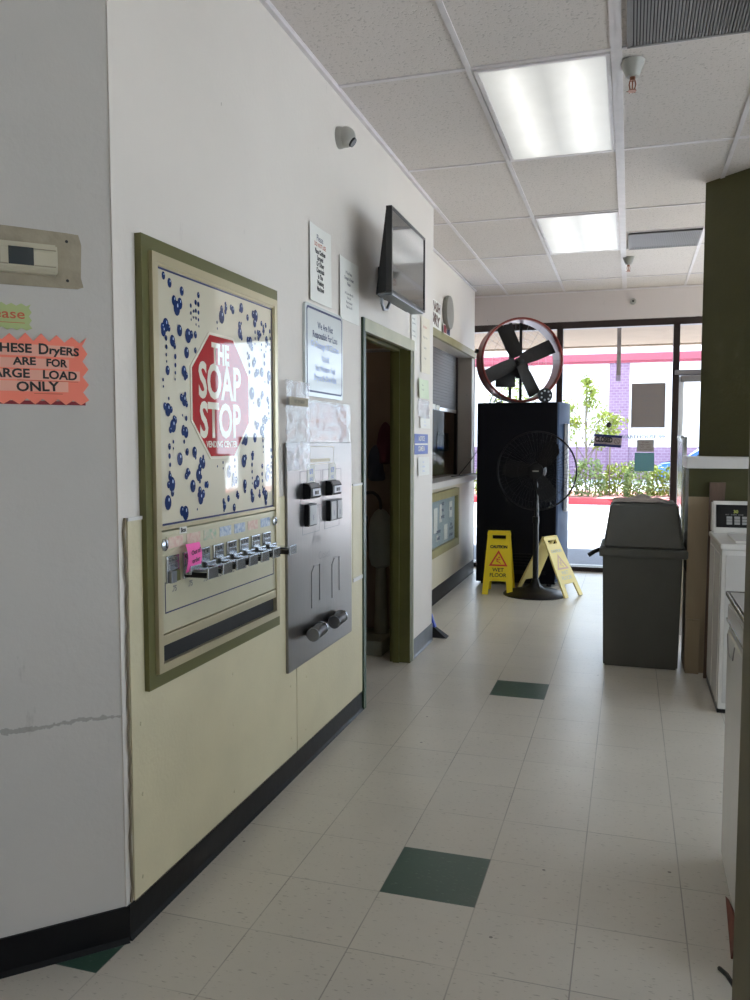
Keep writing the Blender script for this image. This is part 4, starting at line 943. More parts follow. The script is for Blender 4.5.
# clock and cut-outs over the header
t = thing('wall_clock', 'round pale wall clock over the booth opening', 'clock', (RX, 7.50, 2.625), PI/2)
MB().lathe([(0.145, 0), (0.155, 0.02), (0.150, 0.045), (0.135, 0.048)], axis='-y', seg=40).build('rim', M['clockr'], t, smooth=True)
MB().lathe([(0.136, 0.030), (0.135, 0.040)], axis='-y', seg=40).build('face', M['clockf'], t)
MB().box(-0.004, 0.004, -0.044, -0.042, -0.01, 0.10).build('minute_hand', M['ink'], t)
MB().box(-0.01, 0.065, -0.044, -0.042, -0.005, 0.005).build('hour_hand', M['ink'], t)
for k in range(12):
    a = PI/2 - (k+1)*PI/6; text('numeral', str(k+1), .018, .112*math.cos(a), .112*math.sin(a), -0.0415, M['ink'], t)
t = thing('wall_decoration', 'cluster of brown letter cut-outs on the wall left of the clock', 'decoration', (RX, 6.83, 2.43), PI/2)
text('cutout_lettering', 'WASH', .075, .22, .18, -0.004, M['decal'], t, fit=.40, bold=.006); text('cutout_lettering', 'DRY', .085, .24, .07, -0.004, M['decal'], t, fit=.34, bold=.008, rot=.1)
MB().box(0.0, 0.45, -0.003, -0.001, 0.0, 0.24, 0.0005).build('backing_sheet', M['paper'], t)
t = thing('card_display', 'small red and blue card leaning over the header below the clock', 'card', (RX+0.012, 7.32, 2.416), PI/2)
MB().box(0, 0.30, -0.006, -0.002, 0, 0.09, 0.001).build('card', M['paper'], t)
MB().box(0.01, 0.13, -0.0075, -0.006, 0.01, 0.08).build('red_print', M['darkred'], t); MB().box(0.15, 0.28, -0.0075, -0.006, 0.01, 0.08).build('blue_print', M['navy'], t)

# broom behind the wall corner
t = thing('broom', 'broom with blue handle base and black flared bristles at the wall corner', 'broom', (-1.385, 5.83, 0))
b = MB(); b.hexa([(-0.03, -0.02, 0.0), (0.13, -0.02, 0.0), (0.13, 0.07, 0.0), (-0.03, 0.07, 0.0)], [(-0.01, -0.008, 0.085), (0.035, -0.008, 0.075), (0.035, 0.04, 0.075), (-0.01, 0.04, 0.085)])
b.build('bristles', M['blackm'], t)
b = MB(); b.hexa([(-0.01, -0.006, 0.075), (0.044, -0.006, 0.075), (0.044, 0.035, 0.075), (-0.01, 0.035, 0.075)], [(-0.02, 0.0, 0.17), (0.012, 0.0, 0.17), (0.012, 0.03, 0.17), (-0.02, 0.03, 0.17)])
b.build('blue_cap', M['broomb'], t)
MB().cyl((-0.006, 0.015, 0.16), (-0.10, 0.03, 1.25), 0.011).build('handle', M['darkchrome'], t, smooth=True)

# ------------------------------------------------------------------ black cabinet (drinks machine seen from its side)
cb = thing('drinks_machine', 'tall black cabinet of a drinks machine in front of the storefront window', 'vending machine', (-1.075, 8.62, 0))
MB().box(-0.395, 0.395, -0.42, 0.42, 0.03, 1.83, 0.008).build('body', M['cabk'], cb)
b = MB(); n = 10; A = []
pts = [(0.395, 0.41)] + [(0.395 + 0.085*math.sin(PI*(k+.6)/(n+1.2)), 0.40 - 0.80*k/n) for k in range(n+1)] + [(0.395, -0.41)]
MB().prismz(pts, 0.06, 1.828).build('curved_front', M['vendblue'], cb, smooth=True)
MB().box(0.455, 0.488, -0.28, -0.10, 0.75, 1.62, 0.004).build('selection_panel', M['vendw'], cb)
b = MB()
for sx in (-0.33, 0.33):
    for sy in (-0.35, 0.35): b.cyl((sx, sy, 0), (sx, sy, 0.035), 0.025)
b.build('levelling_foot', M['rubber'], cb)
b = MB(); b.box(-0.30, 0.30, -0.4215, -0.42, 0.12, 0.16)
for k in range(5): b.box(-0.25, 0.25, -0.4225, -0.42, 0.20+k*.03, 0.21+k*.03)
b.build('rear_vent', M['black'], cb)
MB().prism(rrect(0.27, 0.33, 0.86, 1.0, .01), -0.4235, -0.42).build('rating_plate', mat('dull_plate', (0.05, 0.05, 0.055), 0.4), cb)

# drum fan on top
R_ = 0.415
df = thing('drum_fan', 'large red-rimmed drum fan with four dark blades standing on the black cabinet', 'fan', (-1.10, 8.46, 1.832), math.radians(25))
zc = R_ + 0.012
def ringpts(r, y, z=zc, n=64): return [(r*math.cos(2*PI*k/n), y, z + r*math.sin(2*PI*k/n)) for k in range(n)]
b = MB(); n = 64; prof = [(R_-0.012, -0.13), (R_, -0.135), (R_+0.004, -0.12), (R_, -0.10), (R_-0.004, 0.08), (R_, 0.095), (R_-0.018, 0.09), (R_-0.016, -0.10)]
rings_ = [[b.b.verts.new((r*math.cos(2*PI*k/n), y, zc + r*math.sin(2*PI*k/n))) for k in range(n)] for r, y in prof]
for q in range(len(prof)):
    A, B = rings_[q], rings_[(q+1) % len(prof)]
    for k in range(n):
        f = b.b.faces.new((A[k], A[(k+1)%n], B[(k+1)%n], B[k]))
        if q in (6,): f.material_index = 1
b.build('shroud', [M['ringred'], M['ringin']], df, smooth=True)
MB().tube(ringpts(R_-0.004, -0.135), 0.012, 8, True).build('front_rim', M['ringred'], df, smooth=True)
MB().cyl((0, -0.06, zc), (0, 0.02, zc), 0.036, seg=24).build('hub', M['blade'], df, smooth=True)
MB().lathe([(0.036, 0.058), (0.034, 0.068), (0.012, 0.075)], c=(0, 0, zc), axis='-y').build('hub_cap', M['black'], df, smooth=True)
for k in range(4):
    a = math.radians(24 + 91*k); b = MB()
    # blade: wide strip with pitch
    nn = 8; rows = []
    for i in range(nn+1):
        rr_ = 0.045 + (R_-0.035-0.045)*i/nn; hw = 0.062 + 0.014*min(1, i/3)
        pit = math.radians(24 - 8*i/nn); row = []
        for s_, yoff in ((-1, 0), (0, 0.014), (1, 0)):
            row.append((rr_, -0.02 + s_*hw*math.sin(pit) - yoff, s_*hw*math.cos(pit)))
        rows.append(row)
    V = [[b.b.verts.new((p[0]*math.cos(a)-p[2]*math.sin(a), p[1], zc + p[0]*math.sin(a)+p[2]*math.cos(a))) for p in row] for row in rows]
    V2 = [[b.b.verts.new(v.co + Vector((0, 0.003, 0))) for v in row] for row in V]
    for G_ in (V, V2):
        for i in range(nn):
            for j in range(2): b.b.faces.new((G_[i][j], G_[i+1][j], G_[i+1][j+1], G_[i][j+1]))
    for i in range(nn):
        for j in (0, 2): b.b.faces.new((V[i][j], V[i+1][j], V2[i+1][j], V2[i][j]))
    for i in (0, nn):
        for j in range(2): b.b.faces.new((V[i][j], V[i][j+1], V2[i][j+1], V2[i][j]))
    b.build('blade', M['blade'], df, smooth=True)
MB().cyl((0.02, 0.03, zc-0.07), (0.02, 0.085, zc-0.07), 0.10, seg=24).box(-0.22, -0.02, 0.03, 0.075, zc-0.26, zc-0.10, .01).build('motor', M['black'], df, smooth=True)
b = MB()
for x in (-0.06, 0.05): b.box(x-0.014, x+0.014, 0.075, 0.088, zc-math.sqrt(R_**2-.002), zc+math.sqrt(R_**2-.002))
b.build('motor_mount', M['black'], df)
def guard(y, m, name, par, R=R_, zc=zc, nr=7, nspoke=28, wr=0.0014, dome=0.02):
    b = MB()
    for q in range(1, nr+1): b.tube(ringpts(R*q/nr*0.985, y - dome*(1-(q/nr)**2), zc, 40), wr, 4, True)
    for k in range(nspoke):
        a = 2*PI*k/nspoke
        b.tube([(R*s_*math.cos(a), y - dome*(1-s_**2), zc+R*s_*math.sin(a)) for s_ in (0.14, 0.5, 0.98)], wr, 4)
    return b.build(name, m, par)
guard(0.092, M['wireg'], 'rear_guard', df, nr=5, nspoke=36, dome=-0.015)
guard(-0.138, M['wire'], 'front_guard', df, nr=4, nspoke=12, wr=0.001, dome=0.015)
wl = MB().cyl((0.235, -0.13, 0.075), (0.235, -0.165, 0.075), 0.072, seg=28).build('wheel', M['black'], df, smooth=True)
b = MB()
for k in range(7): a = 2*PI*k/7; b.cyl((0.235+0.046*math.cos(a), -0.1655, 0.075+0.046*math.sin(a)), (0.235+0.046*math.cos(a), -0.1675, 0.075+0.046*math.sin(a)), 0.010, seg=12)
b.build('wheel_hole_daylight', M['vendw'], wl)  # pale discs painted for the daylight showing through the wheel holes
for sx in (-0.24,): MB().tube([(sx-0.04, -0.10, 0.002), (sx, -0.12, 0.09), (sx+0.04, -0.10, 0.012), (sx+0.04, 0.06, 0.012), (sx, 0.08, 0.09), (sx-0.04, 0.06, 0.002)], 0.008, 6).build('foot_bracket', M['darkchrome'], df, smooth=True)
MB().cyl((-R_-0.005, 0, zc+0.09), (-R_-0.035, 0, zc+0.10), 0.022, seg=14).build('side_knob', M['black'], df, smooth=True)

# pedestal fan
pf = thing('pedestal_fan', 'black pedestal fan with round wire guard in front of the dark cabinet', 'fan', (-0.83, 7.78, 0))
MB().lathe([(0.295, 0), (0.298, 0.008), (0.285, 0.02), (0.20, 0.045), (0.09, 0.065), (0.055, 0.09), (0.035, 0.13), (0.028, 0.15)], seg=48).build('base', M['black'], pf, smooth=True)
MB().cyl((0, 0, 0.13), (0, 0, 0.70), 0.024, seg=20).build('lower_pole', M['black'], pf, smooth=True)
MB().cyl((0, 0, 0.70), (0, 0, 1.06), 0.014, seg=16).build('upper_pole', M['black'], pf, smooth=True)
MB().cyl((0, 0, 0.68), (0, 0, 0.74), 0.032, seg=20).build('collar', M['black'], pf, smooth=True)
RF, zf = 0.365, 1.17
MB().ball((0, 0.09, zf), 0.085, sy=1.3, seg=24).cyl((0, 0.05, 1.04), (0, 0.05, zf-0.02), 0.03).build('motor', M['black'], pf, smooth=True)
b = MB(); b.tube(ringpts(RF, 0.0, zf), 0.008, 8, True)
b.build('guard_rim', M['black'], pf, smooth=True)
b = MB()
for k in range(60):
    a = 2*PI*k/60
    b.tube([(r_*math.cos(a+.25*(r_/RF)), y, zf+r_*math.sin(a+.25*(r_/RF))) for r_, y in ((0.07, -0.075), (0.17, -0.07), (0.29, -0.055), (RF, 0.0))], 0.0013, 4)
for r_, y in ((0.17, -0.07), (0.29, -0.055)): b.tube(ringpts(r_, y, zf, 40), 0.0018, 4, True)
b.build('front_guard', M['wire'], pf)
b = MB()
for k in range(48):
    a = 2*PI*k/48
    b.tube([(r_*math.cos(a), y, zf+r_*math.sin(a)) for r_, y in ((0.09, 0.07), (0.2, 0.075), (0.32, 0.05), (RF, 0.0))], 0.0013, 4)
b.build('rear_guard', M['wire'], pf)
hb = MB().lathe([(0.072, 0.070), (0.072, 0.080), (0.05, 0.086)], c=(0, 0, zf), axis='-y').build('guard_badge', M['black'], pf, smooth=True)
MB().box(-0.028, 0.028, -0.088, -0.0862, zf-0.006, zf+0.006).build('badge_print', M['camw'], hb)
for k in range(3):
    a = 2*PI*k/3 + PI/3; b = MB()
    pl = [(0.03, -0.03), (0.12, -0.085), (0.25, -0.10), (0.31, -0.05), (0.32, 0.03), (0.24, 0.07), (0.12, 0.05), (0.03, 0.03)]
    V = [b.b.verts.new((r_*math.cos(a)-w*math.sin(a), -0.01 + w*0.35, zf + r_*math.sin(a)+w*math.cos(a))) for r_, w in pl]
    V2 = [b.b.verts.new(v.co + Vector((0, 0.003, 0))) for v in V]
    b.b.faces.new(V); b.b.faces.new(V2[::-1])
    for i in range(8): b.b.faces.new((V[i], V2[i], V2[(i+1)%8], V[(i+1)%8]))
    b.build('blade', M['black'], pf)
MB().cyl((0, -0.03, zf), (0, 0.05, zf), 0.035).build('blade_hub', M['black'], pf, smooth=True)
MB().tube([(0.012, -0.03, 1.07), (0.02, -0.028, 0.95), (0.026, -0.03, 0.80), (0.028, -0.03, 0.4), (0.03, -0.035, 0.16), (0.06, -0.06, 0.07)], 0.004, 6).build('cable', M['darkchrome'], pf, smooth=True)

# ------------------------------------------------------------------ wet floor signs
def wet_sign(name, label, loc, rz, m, faded, spread):
    t = thing(name, label, 'floor sign', loc, rz, 'wet floor signs')
    Hh = 0.61; ang = math.asin(spread/2/Hh); top = Hh*math.cos(ang)
    wt, wb = 0.105, 0.145
    def out():
        # outline with handle hole handled by separate pieces
        b = MB()
        def W(z): return wb + (wt-wb)*z/Hh
        T = 0.008
        def piece(pts): b.prism(pts, -T, T)
        # legs
        piece([(-W(0), 0), (-W(0)+0.055, 0), (-W(.12)+0.060, 0.13), (-W(.13), 0.13)])
        piece([(W(0)-0.055, 0), (W(0), 0), (W(.13), 0.13), (W(.12)-0.060, 0.13)])
        piece([(-W(.13), 0.13), (W(.13), 0.13), (W(.53), 0.53), (-W(.53), 0.53)])
        piece([(-W(.53), 0.53), (-0.065, 0.53), (-0.065, 0.57), (-W(.57), 0.57)])
        piece([(0.065, 0.53), (W(.53), 0.53), (W(.57), 0.57), (0.065, 0.57)])
        piece([(-W(.57)-.004, 0.57), (W(.57)+.004, 0.57), (W(.6)+.002, 0.60), (-W(.6)-.002, 0.60)])
        return b
    for s in (1, -1):
        b = out()
        R = Matrix.Translation((0, -s*spread/2, 0)) @ Matrix.Rotation(-s*ang, 4, 'X')
        if s == -1: R = R @ Matrix.Rotation(PI, 4, 'Z')
        pn = b.xf(R).build('panel', m, t)
        # prints
        tm = M['tri'] if not faded else M['faded']; im = M['ink'] if not faded else M['fadedb']
        def put(o): 
            o.data.transform(R); return o
        put(text('lettering', 'CAUTION', .026, 0, .455, -0.0092, im, pn, sx=.95, bold=.0022))
        put(text('lettering', 'WET', .034, 0, .235, -0.0092, im, pn, sx=1.0, bold=.001))
        put(text('lettering', 'FLOOR', .034, 0, .185, -0.0092, im, pn, sx=1.0, bold=.001))
        b = MB(); o3 = [(-0.088, .272), (0.088, .272), (0, .425)]; i3 = [(-0.062, .288), (0.062, .288), (0, .395)]
        for k in range(3): l = (k+1)%3; b.prism([o3[k], o3[l], i3[l], i3[k]], -0.0095, -0.008)
        b.xf(R).build('warning_triangle', tm, pn)
        b = MB(); b.disc(0.006, .355, .009, -0.0095)
        for seg in (((-.004, .345), (-.016, .318)), ((-.016, .318), (.012, .308)), ((.012, .308), (.022, .295)), ((-.008, .34), (-.024, .338)), ((-.006, .33), (.02, .335))):
            (x0, z0), (x1, z1) = seg; d = Vector((x1-x0, z1-z0)).normalized()*.004; nx, nz = -d.y, d.x
            b.prism([(x0+nx, z0+nz), (x1+nx, z1+nz), (x1-nx, z1-nz), (x0-nx, z0-nz)], -0.0095, -0.0085)
        b.xf(R).build('slipping_figure', tm, pn)
    MB().box(-wt, wt, -0.014, 0.014, top-0.02, top+0.004, 0.004).build('hinge_top', m, t)
    return t
wet_sign('wet_floor_sign', 'bright yellow wet floor sign facing the camera, left of the pedestal fan', (-1.175, 7.80, 0), 0.06, M['yellow'], False, 0.30)
wet_sign('wet_floor_sign', 'sun-faded yellow wet floor sign turned sideways behind the pedestal fan', (-0.715, 7.92, 0), math.radians(60), M['yellowp'], True, 0.56)

# ------------------------------------------------------------------ grey bin
bn = thing('waste_bin', 'tall grey square waste bin with tapered lid', 'bin', (0.088, 5.66, 0), 0.0)
b = MB(); b.hexa([(-0.226, -0.25, 0), (0.226, -0.25, 0), (0.226, 0.25, 0), (-0.226, 0.25, 0)], [(-0.24, -0.26, 0.72), (0.24, -0.26, 0.72), (0.24, 0.26, 0.72), (-0.24, 0.26, 0.72)])
bmesh.ops.bevel(b.b, geom=list(b.b.edges), offset=0.010, segments=2, affect='EDGES'); b.build('body', M['bin'], bn)
b = MB(); b.box(-0.262, 0.272, -0.28, 0.28, 0.71, 0.762, 0.010)
lid = b.build('lid_rim', M['bin'], bn)
b = MB(); b.hexa([(-0.24, -0.265, 0.76), (0.25, -0.265, 0.76), (0.25, 0.265, 0.76), (-0.24, 0.265, 0.76)], [(-0.200, -0.20, 1.045), (0.212, -0.20, 1.045), (0.212, 0.20, 1.045), (-0.200, 0.20, 1.045)])
bmesh.ops.bevel(b.b, geom=list(b.b.edges), offset=0.016, segments=3, affect='EDGES'); b.build('lid_hood', M['bin'], bn)
MB().xf(Matrix()).tube([(-0.262, -0.1, 0.735), (-0.30, -0.1, 0.715), (-0.335, -0.1, 0.690)], 0.014, 8).build('latch_strap', M['black'], bn, smooth=True)
# rag on the lid
b = MB(); n = 22; r2 = random.Random(8); T = {}
V = []
for j in range(n+1):
    row = []
    for i in range(n+1):
        u, v = i/n*2-1, j/n*2-1; rad = math.hypot(u, v)
        h = 0.030*max(0, 1-rad**2.5)*(0.75+0.45*math.sin(4.2*u+1.0)*math.cos(3.1*v)) + 0.007*math.sin(9*u+5*v) + 0.005*math.sin(14*v-6*u)
        edge = 1 + 0.08*math.sin(5*math.atan2(v, u))
        row.append(b.b.verts.new((0.185*u*edge*(1 if abs(u)+abs(v) < 1.4 else .86), 0.13*v*edge, max(0.004, h) + 0.002)))
    V.append(row)
for j in range(n):
    for i in range(n): b.b.faces.new((V[j][i], V[j][i+1], V[j+1][i+1], V[j+1][i]))
o = b.build('cleaning_rag', M['rag'], smooth=True, loc=(0.062, 5.62, 1.046)); md = o.modifiers.new('thick', 'SOLIDIFY'); md.thickness = 0.004; md.offset = 1
tag(o, 'crumpled grey-brown rag lying on top of the waste bin', 'rag')
# polished steel sheet beside the half wall
tag(MB().box(0.341, 0.350, 5.96, 6.45, 0, 1.475, 0.002).box(0.341, 0.40, 6.44, 6.45, 0, 1.475).box(0.331, 0.350, 5.96, 6.45, 1.46, 1.48, .002).build('steel_end_panel', M['steelp']), 'tall polished steel end panel standing beyond the half wall', 'panel')

# leaning plank
t = MB(); t.hexa([(0.455, 5.28, 0), (0.50, 5.28, 0), (0.50, 5.30, 0), (0.455, 5.30, 0)], [(0.470, 5.365, 1.19), (0.56, 5.365, 1.19), (0.56, 5.39, 1.19), (0.470, 5.39, 1.19)])
tag(t.build('leaning_plank', M['plank']), 'dark brown plank leaning between the half wall and the washer', 'plank')
tag(MB().box(0.354, 0.435, 5.365, 5.393, 0.0, 0.34, 0.003).build('beige_board_offcut', M['board']), 'short beige board standing at the foot of the half wall', 'board')

# ------------------------------------------------------------------ washers
wa = thing('washing_machine', 'white top-loading washer with black control panel, beside the leaning plank', 'washing machine', (0.47, 4.60, 0))
MB().box(0, 0.69, 0.0, 0.66, 0.025, 0.875, 0.008).build('cabinet', M['white'], wa)
b = MB(); b.box(-0.008, 0.698, -0.012, 0.66, 0.875, 0.905, 0.010); b.build('top_deck', M['white'], wa)
MB().box(0.07, 0.62, 0.04, 0.44, 0.905, 0.917, 0.005).build('lid', M['white'], wa)
MB().box(0.02, 0.67, -0.004, 0.0, 0.06, 0.845, 0.001).build('front_panel', M['whiteg'], wa)
b = MB(); b.box(-0.003, 0.0, 0.05, 0.33, 0.05, 0.84).box(-0.003, 0, 0.36, 0.62, 0.05, 0.84); b.build('side_panel', M['white'], wa)
b = MB(); b.box(0.0, 0.69, 0.02, 0.64, 0.0, 0.028); b.build('plinth', M['black'], wa)
cs = MB(); cs.hexa([(0.0, 0.545, 0.905), (0.69, 0.545, 0.905), (0.69, 0.66, 0.905), (0.0, 0.66, 0.905)], [(0.0, 0.60, 1.088), (0.69, 0.60, 1.088), (0.69, 0.66, 1.088), (0.0, 0.66, 1.088)])
bmesh.ops.bevel(cs.b, geom=list(cs.b.edges), offset=0.008, segments=2, affect='EDGES')
cns = cs.build('console', M['white'], wa)
RC = Matrix.Translation((0, 0.545, 0.905)) @ Matrix.Rotation(-math.atan2(0.055, 0.183), 4, 'X')
def onc(o): o.data.transform(RC); return o
onc(MB().box(0.022, 0.66, -0.004, 0.002, 0.035, 0.170, 0.001).build('control_panel', M['black'], cns))
b = MB()
for i in range(3):
    for j in range(3): b.box(0.078+i*0.042, 0.108+i*0.042, -0.0065, -0.004, 0.052+j*0.017, 0.066+j*0.017)
for i in range(3):
    for j in range(3): b.box(0.378+i*0.042, 0.408+i*0.042, -0.0065, -0.004, 0.052+j*0.017, 0.066+j*0.017)
onc(b.build('cycle_button', M['btn'], cns))
onc(MB().box(0.20, 0.24, -0.0055, -0.004, 0.050, 0.072).build('start_button', M['green'], cns))
onc(text('display_digits', '30', .018, .128, .128, -.0052, M['amber'], cns, bold=.001)); onc(text('panel_legend', 'HOT   WARM   COLD', .007, .12, .110, -.0052, M['btn'], cns))

# near machine: front faces the aisle
nd = thing('stacked_dryer_base', 'white washer nearest the camera with steel trimmed top edge, half hidden by the post', 'washing machine', (0.33, 2.95, 0), -PI/2)
nd.name = 'front_washer'
LW = 0.68
MB().box(0, LW, 0.0, 0.66, 0.0, 0.90, 0.006).build('cabinet', M['white'], nd)
MB().box(-0.006, LW+0.006, 0.0, 0.66, 0.90, 0.930, 0.004).build('top_deck', M['whiteg'], nd)
MB().box(-0.007, LW+0.006, -0.012, 0.0, 0.918, 0.934, 0.003).box(-0.012, -0.004, -0.012, 0.66, 0.918, 0.934, 0.003).build('steel_edge', M['chrome'], nd)
MB().box(0.012, LW-0.012, -0.006, 0.0, 0.845, 0.893, 0.002).build('control_fascia', M['whiteg'], nd)
MB().box(0.0, LW, -0.010, 0.0, 0.838, 0.846, 0.002).build('chrome_trim', M['chrome'], nd)
b = MB(); b.box(0.07, LW-0.05, -0.012, 0.0, 0.06, 0.825, 0.010); fp = b.build('front_door', M['white'], nd)
MB().tube([(0.09, -0.0125, 0.81), (0.11, -0.0125, 0.77), (0.16, -0.0125, 0.75), (0.24, -0.0125, 0.76), (0.28, -0.0125, 0.81)], 0.003, 8).build('finger_recess', M['greym'], fp, smooth=True)
tag(MB().box(0.325, 0.94, 2.285, 2.72, 0, 0.10).build('brick_plinth', M['redw']) if False else MB().hexa([(0.297, 2.38, 0), (0.33, 2.38, 0), (0.326, 2.70, 0), (0.318, 2.72, 0)], [(0.315, 2.38, 0.085), (0.328, 2.38, 0.085), (0.327, 2.62, 0.02), (0.320, 2.66, 0.02)]).build('broken_plinth', M['redw']), 'chipped red-brown wooden plinth wedge at the foot of the post', 'plinth')
tag(MB().hexa([(0.40, 3.00, 0.0), (0.47, 3.00, 0.0), (0.47, 3.02, 0.0), (0.40, 3.02, 0.0)], [(0.41, 3.02, 1.03), (0.50, 3.02, 1.03), (0.50, 3.04, 1.03), (0.41, 3.04, 1.03)]).build('beige_board', M['board']), 'narrow beige board standing behind the nearest washer', 'board')
tag(MB().tube([(0.262, 2.32, 0.004), (0.275, 2.27, 0.02), (0.292, 2.20, 0.024), (0.31, 2.1, 0.006)], 0.006, 6).build('floor_strap', M['cord'], smooth=True), 'thin black strip curling on the floor by the post', 'strap')

# ------------------------------------------------------------------ things on the storefront glass
gy = FARY+0.047
def onglass(name, label, cat, x0, x1, z0, z1, m, lines=(), tilt=0.0):
    t = thing(name, label, cat, ((x0+x1)/2, gy, (z0+z1)/2)); hw, hh = (x1-x0)/2, (z1-z0)/2
    t.rotation_euler = (0, tilt, 0)
    MB().box(-hw, hw, -0.002, 0.0, -hh, hh).build('sheet', m, t)
    for (s, h, z, mm, sx, bo) in lines: text('lettering', s, h, 0, z, -0.003, mm, t, sx=sx, bold=bo)
    return t, hw, hh
onglass('window_poster', 'large grey back of a poster taped to the storefront glass', 'poster', 0.005, 0.355, 1.595, 2.075, M['greyposter'],
        [('FLUFF AND FOLD', .02, .10, M['greym'], 1, 0), ('SERVICE', .02, .05, M['greym'], 1, 0), ('AVAILABLE', .02, 0, M['greym'], 1, 0), ('ASK', .02, -.06, M['greym'], 1, 0), ('ATTENDANT', .02, -.11, M['greym'], 1, 0)])
onglass('window_notice', 'small white-bordered notice with brown print on the glass below the grey poster', 'notice', 0.072, 0.248, 1.335, 1.465, mat('notice_border_grey', (0.30, 0.27, 0.25), .7),
        [('STORE', .016, .035, M['decal'], 1, 0), ('OPEN DAILY', .016, .010, M['decal'], 1, 0), ('7AM - 10PM', .016, -.016, M['decal'], 1, 0), ('LAST WASH 9PM', .011, -.040, M['decal'], 1, 0)])
onglass('window_sheet', 'teal blank sheet taped to the glass below the small notice', 'sheet', 0.052, 0.254, 1.125, 1.325, M['teal'])
t, hw, hh = onglass('closed_sign', 'tilted CLOSED sign with blue borders hung from a suction cup on the window', 'sign', -0.382, -0.088, 1.388, 1.520, mat('sign_back_white', (0.36, 0.29, 0.29), .5), [], 0.07)
b = MB(); b.box(-hw, hw, -0.0035, -0.002, hh-0.026, hh).box(-hw, hw, -0.0035, -0.002, -hh, -hh+0.028); b.build('blue_border', mat('dark_blue_border', (0.012, 0.02, 0.12), .5), t)
text('lettering', 'CLOSED', .052, -.042, .008, -.004, M['ink'], t, fit=.185, bold=.0045)
text('small_lettering', 'please call again', .009, -.045, -.028, -.004, M['ink'], t)
b = MB(); n = 18
for k in range(n): pass
b.tube([(0.098+0.028*math.cos(2*PI*k/n), -0.0042, 0.028*math.sin(2*PI*k/n)) for k in range(n)], 0.003, 4, True); b.tube([(0.078, -0.0042, 0.02), (0.118, -0.0042, -0.02)], .003, 4); b.build('round_mark', M['decal'], t)
t = thing('suction_cup', 'black rubber suction cup on the window above the CLOSED sign', 'suction cup', (-0.225, gy, 1.628))
MB().lathe([(0.030, 0), (0.028, 0.006), (0.014, 0.014), (0.008, 0.020)], axis='-y', seg=20).build('cup', M['suction'], t, smooth=True)
MB().tube([(0, -0.018, 0), (-0.01, -0.012, -0.06), (-0.012, -0.006, -0.105)], 0.0012, 4).build('string', M['paper'], t)

# ------------------------------------------------------------------ outside
struct(MB().box(-14, 16, FARY+0.11, 14.3, -0.14, -0.05).build('floor_sidewalk', M['walk']), 'grey sidewalk outside')
struct(MB().box(-40, 40, 14.3, 90, -0.20, -0.10).box(5.3, 40, -20, 14.3, -0.2, -0.1).box(-40, -14, -20, 14.3, -0.2, -0.1).build('floor_asphalt', M['asphalt']), 'pale parking lot')
struct(MB().box(-14, 2.2, FARY+0.16, 14.05, 3.0, 3.12).box(-14, 2.2, 13.9, 14.05, 2.98, 4.0).build('ceiling_soffit', M['stucco']), 'tan stucco soffit over the sidewalk')
struct(MB().box(-14, 5.6, FARY, FARY+0.16, CEIL+0.08, 4.0).build('wall_facade', M['stucco']))
t = thing('soffit_post', 'grey square hanging post under the soffit outside the window', 'post', (-0.165, 11.5, 2.31))
MB().box(-0.027, 0.027, -0.03, 0.03, 0.02, 0.69).build('shaft', M['greyposter'], t)
MB().box(-0.03, 0.03, -0.033, 0.033, -0.06, 0.02).build('tip', mat('clear_grey_tip', (0.5, 0.4, 0.55), .5), t)
tag(MB().box(-14, 9, 21.0, 21.18, -0.10, 0.06, 0.01).build('curb', M['curb']), 'red painted curb along the planter', 'curb')
tag(MB().box(-14, 9, 21.18, 24.5, -0.10, 0.05).build('planter_bed', M['mulch']), 'reddish mulch bed of the planter', 'planter bed')
def leaves(n, fn, size, m, name, par=None, seed=1):
    rg = random.Random(seed); b = MB()
    for _ in range(n):
        c = Vector(fn(rg)); a = Vector((rg.gauss(0, 1), rg.gauss(0, 1), rg.gauss(0, 1))).normalized(); d = a.orthogonal().normalized()
        q = rg.uniform(0, 6.28); e = a.cross(d); u = d*math.cos(q) + e*math.sin(q); v = a.cross(u); s_ = size*rg.uniform(.6, 1.3)
        b.b.faces.new([b.b.verts.new(c + p) for p in (-u*s_, -v*s_*.45, u*s_, v*s_*.45)])
    return b.build(name, m, par)
def bush(x, y, r, h, label, seed, m=None):
    t = thing('bush', label, 'bush', (x, y, 0.05), group='bushes in the planter')
    def fn(rg):
        a = rg.uniform(0, 6.28); v = rg.uniform(0, 1); rr_ = r*math.sqrt(1-(v-.35)**2*1.6)*rg.uniform(.75, 1.05)
        return (rr_*math.cos(a), rr_*math.sin(a)*.8, h*v*rg.uniform(.85, 1.1))
    leaves(900, fn, 0.055, m or M['leafd'], 'foliage', t, seed)
    b = MB()
    for k in range(5): a = k*1.25; b.tube([(0, 0, 0), (.3*r*math.cos(a), .3*r*math.sin(a), h*.4), (.6*r*math.cos(a), .6*r*math.sin(a), h*.75)], 0.012, 5)
    b.build('stems', M['bark'], t)
    return t
bs = [(-3.55, 22.0, .46, .85), (-2.6, 22.3, .46, .8), (-1.8, 22.0, .38, .7), (-1.0, 22.0, .40, .92), (-0.3, 22.7, .36, .80), (0.2, 22.0, .34, .86), (0.80, 22.7, .36, .72), (1.35, 22.0, .34, .8), (2.1, 22.4, .38, .8)]
bl = ['leafy bush at the far left of the planter outside', 'leafy bush behind the black cabinet outside', 'bush seen just right of the black cabinet outside', 'taller bush under the tree in the planter', 'bush below the CLOSED sign outside', 'bush left of the teal window sheet outside', 'low bush right of the teal window sheet outside', 'bush seen through the glass door', 'bush at the far right of the planter outside']
for k, (q, l) in enumerate(zip(bs, bl)): bush(*q, l, 30+k, M['leafd'] if k % 2 else M['leaf'])
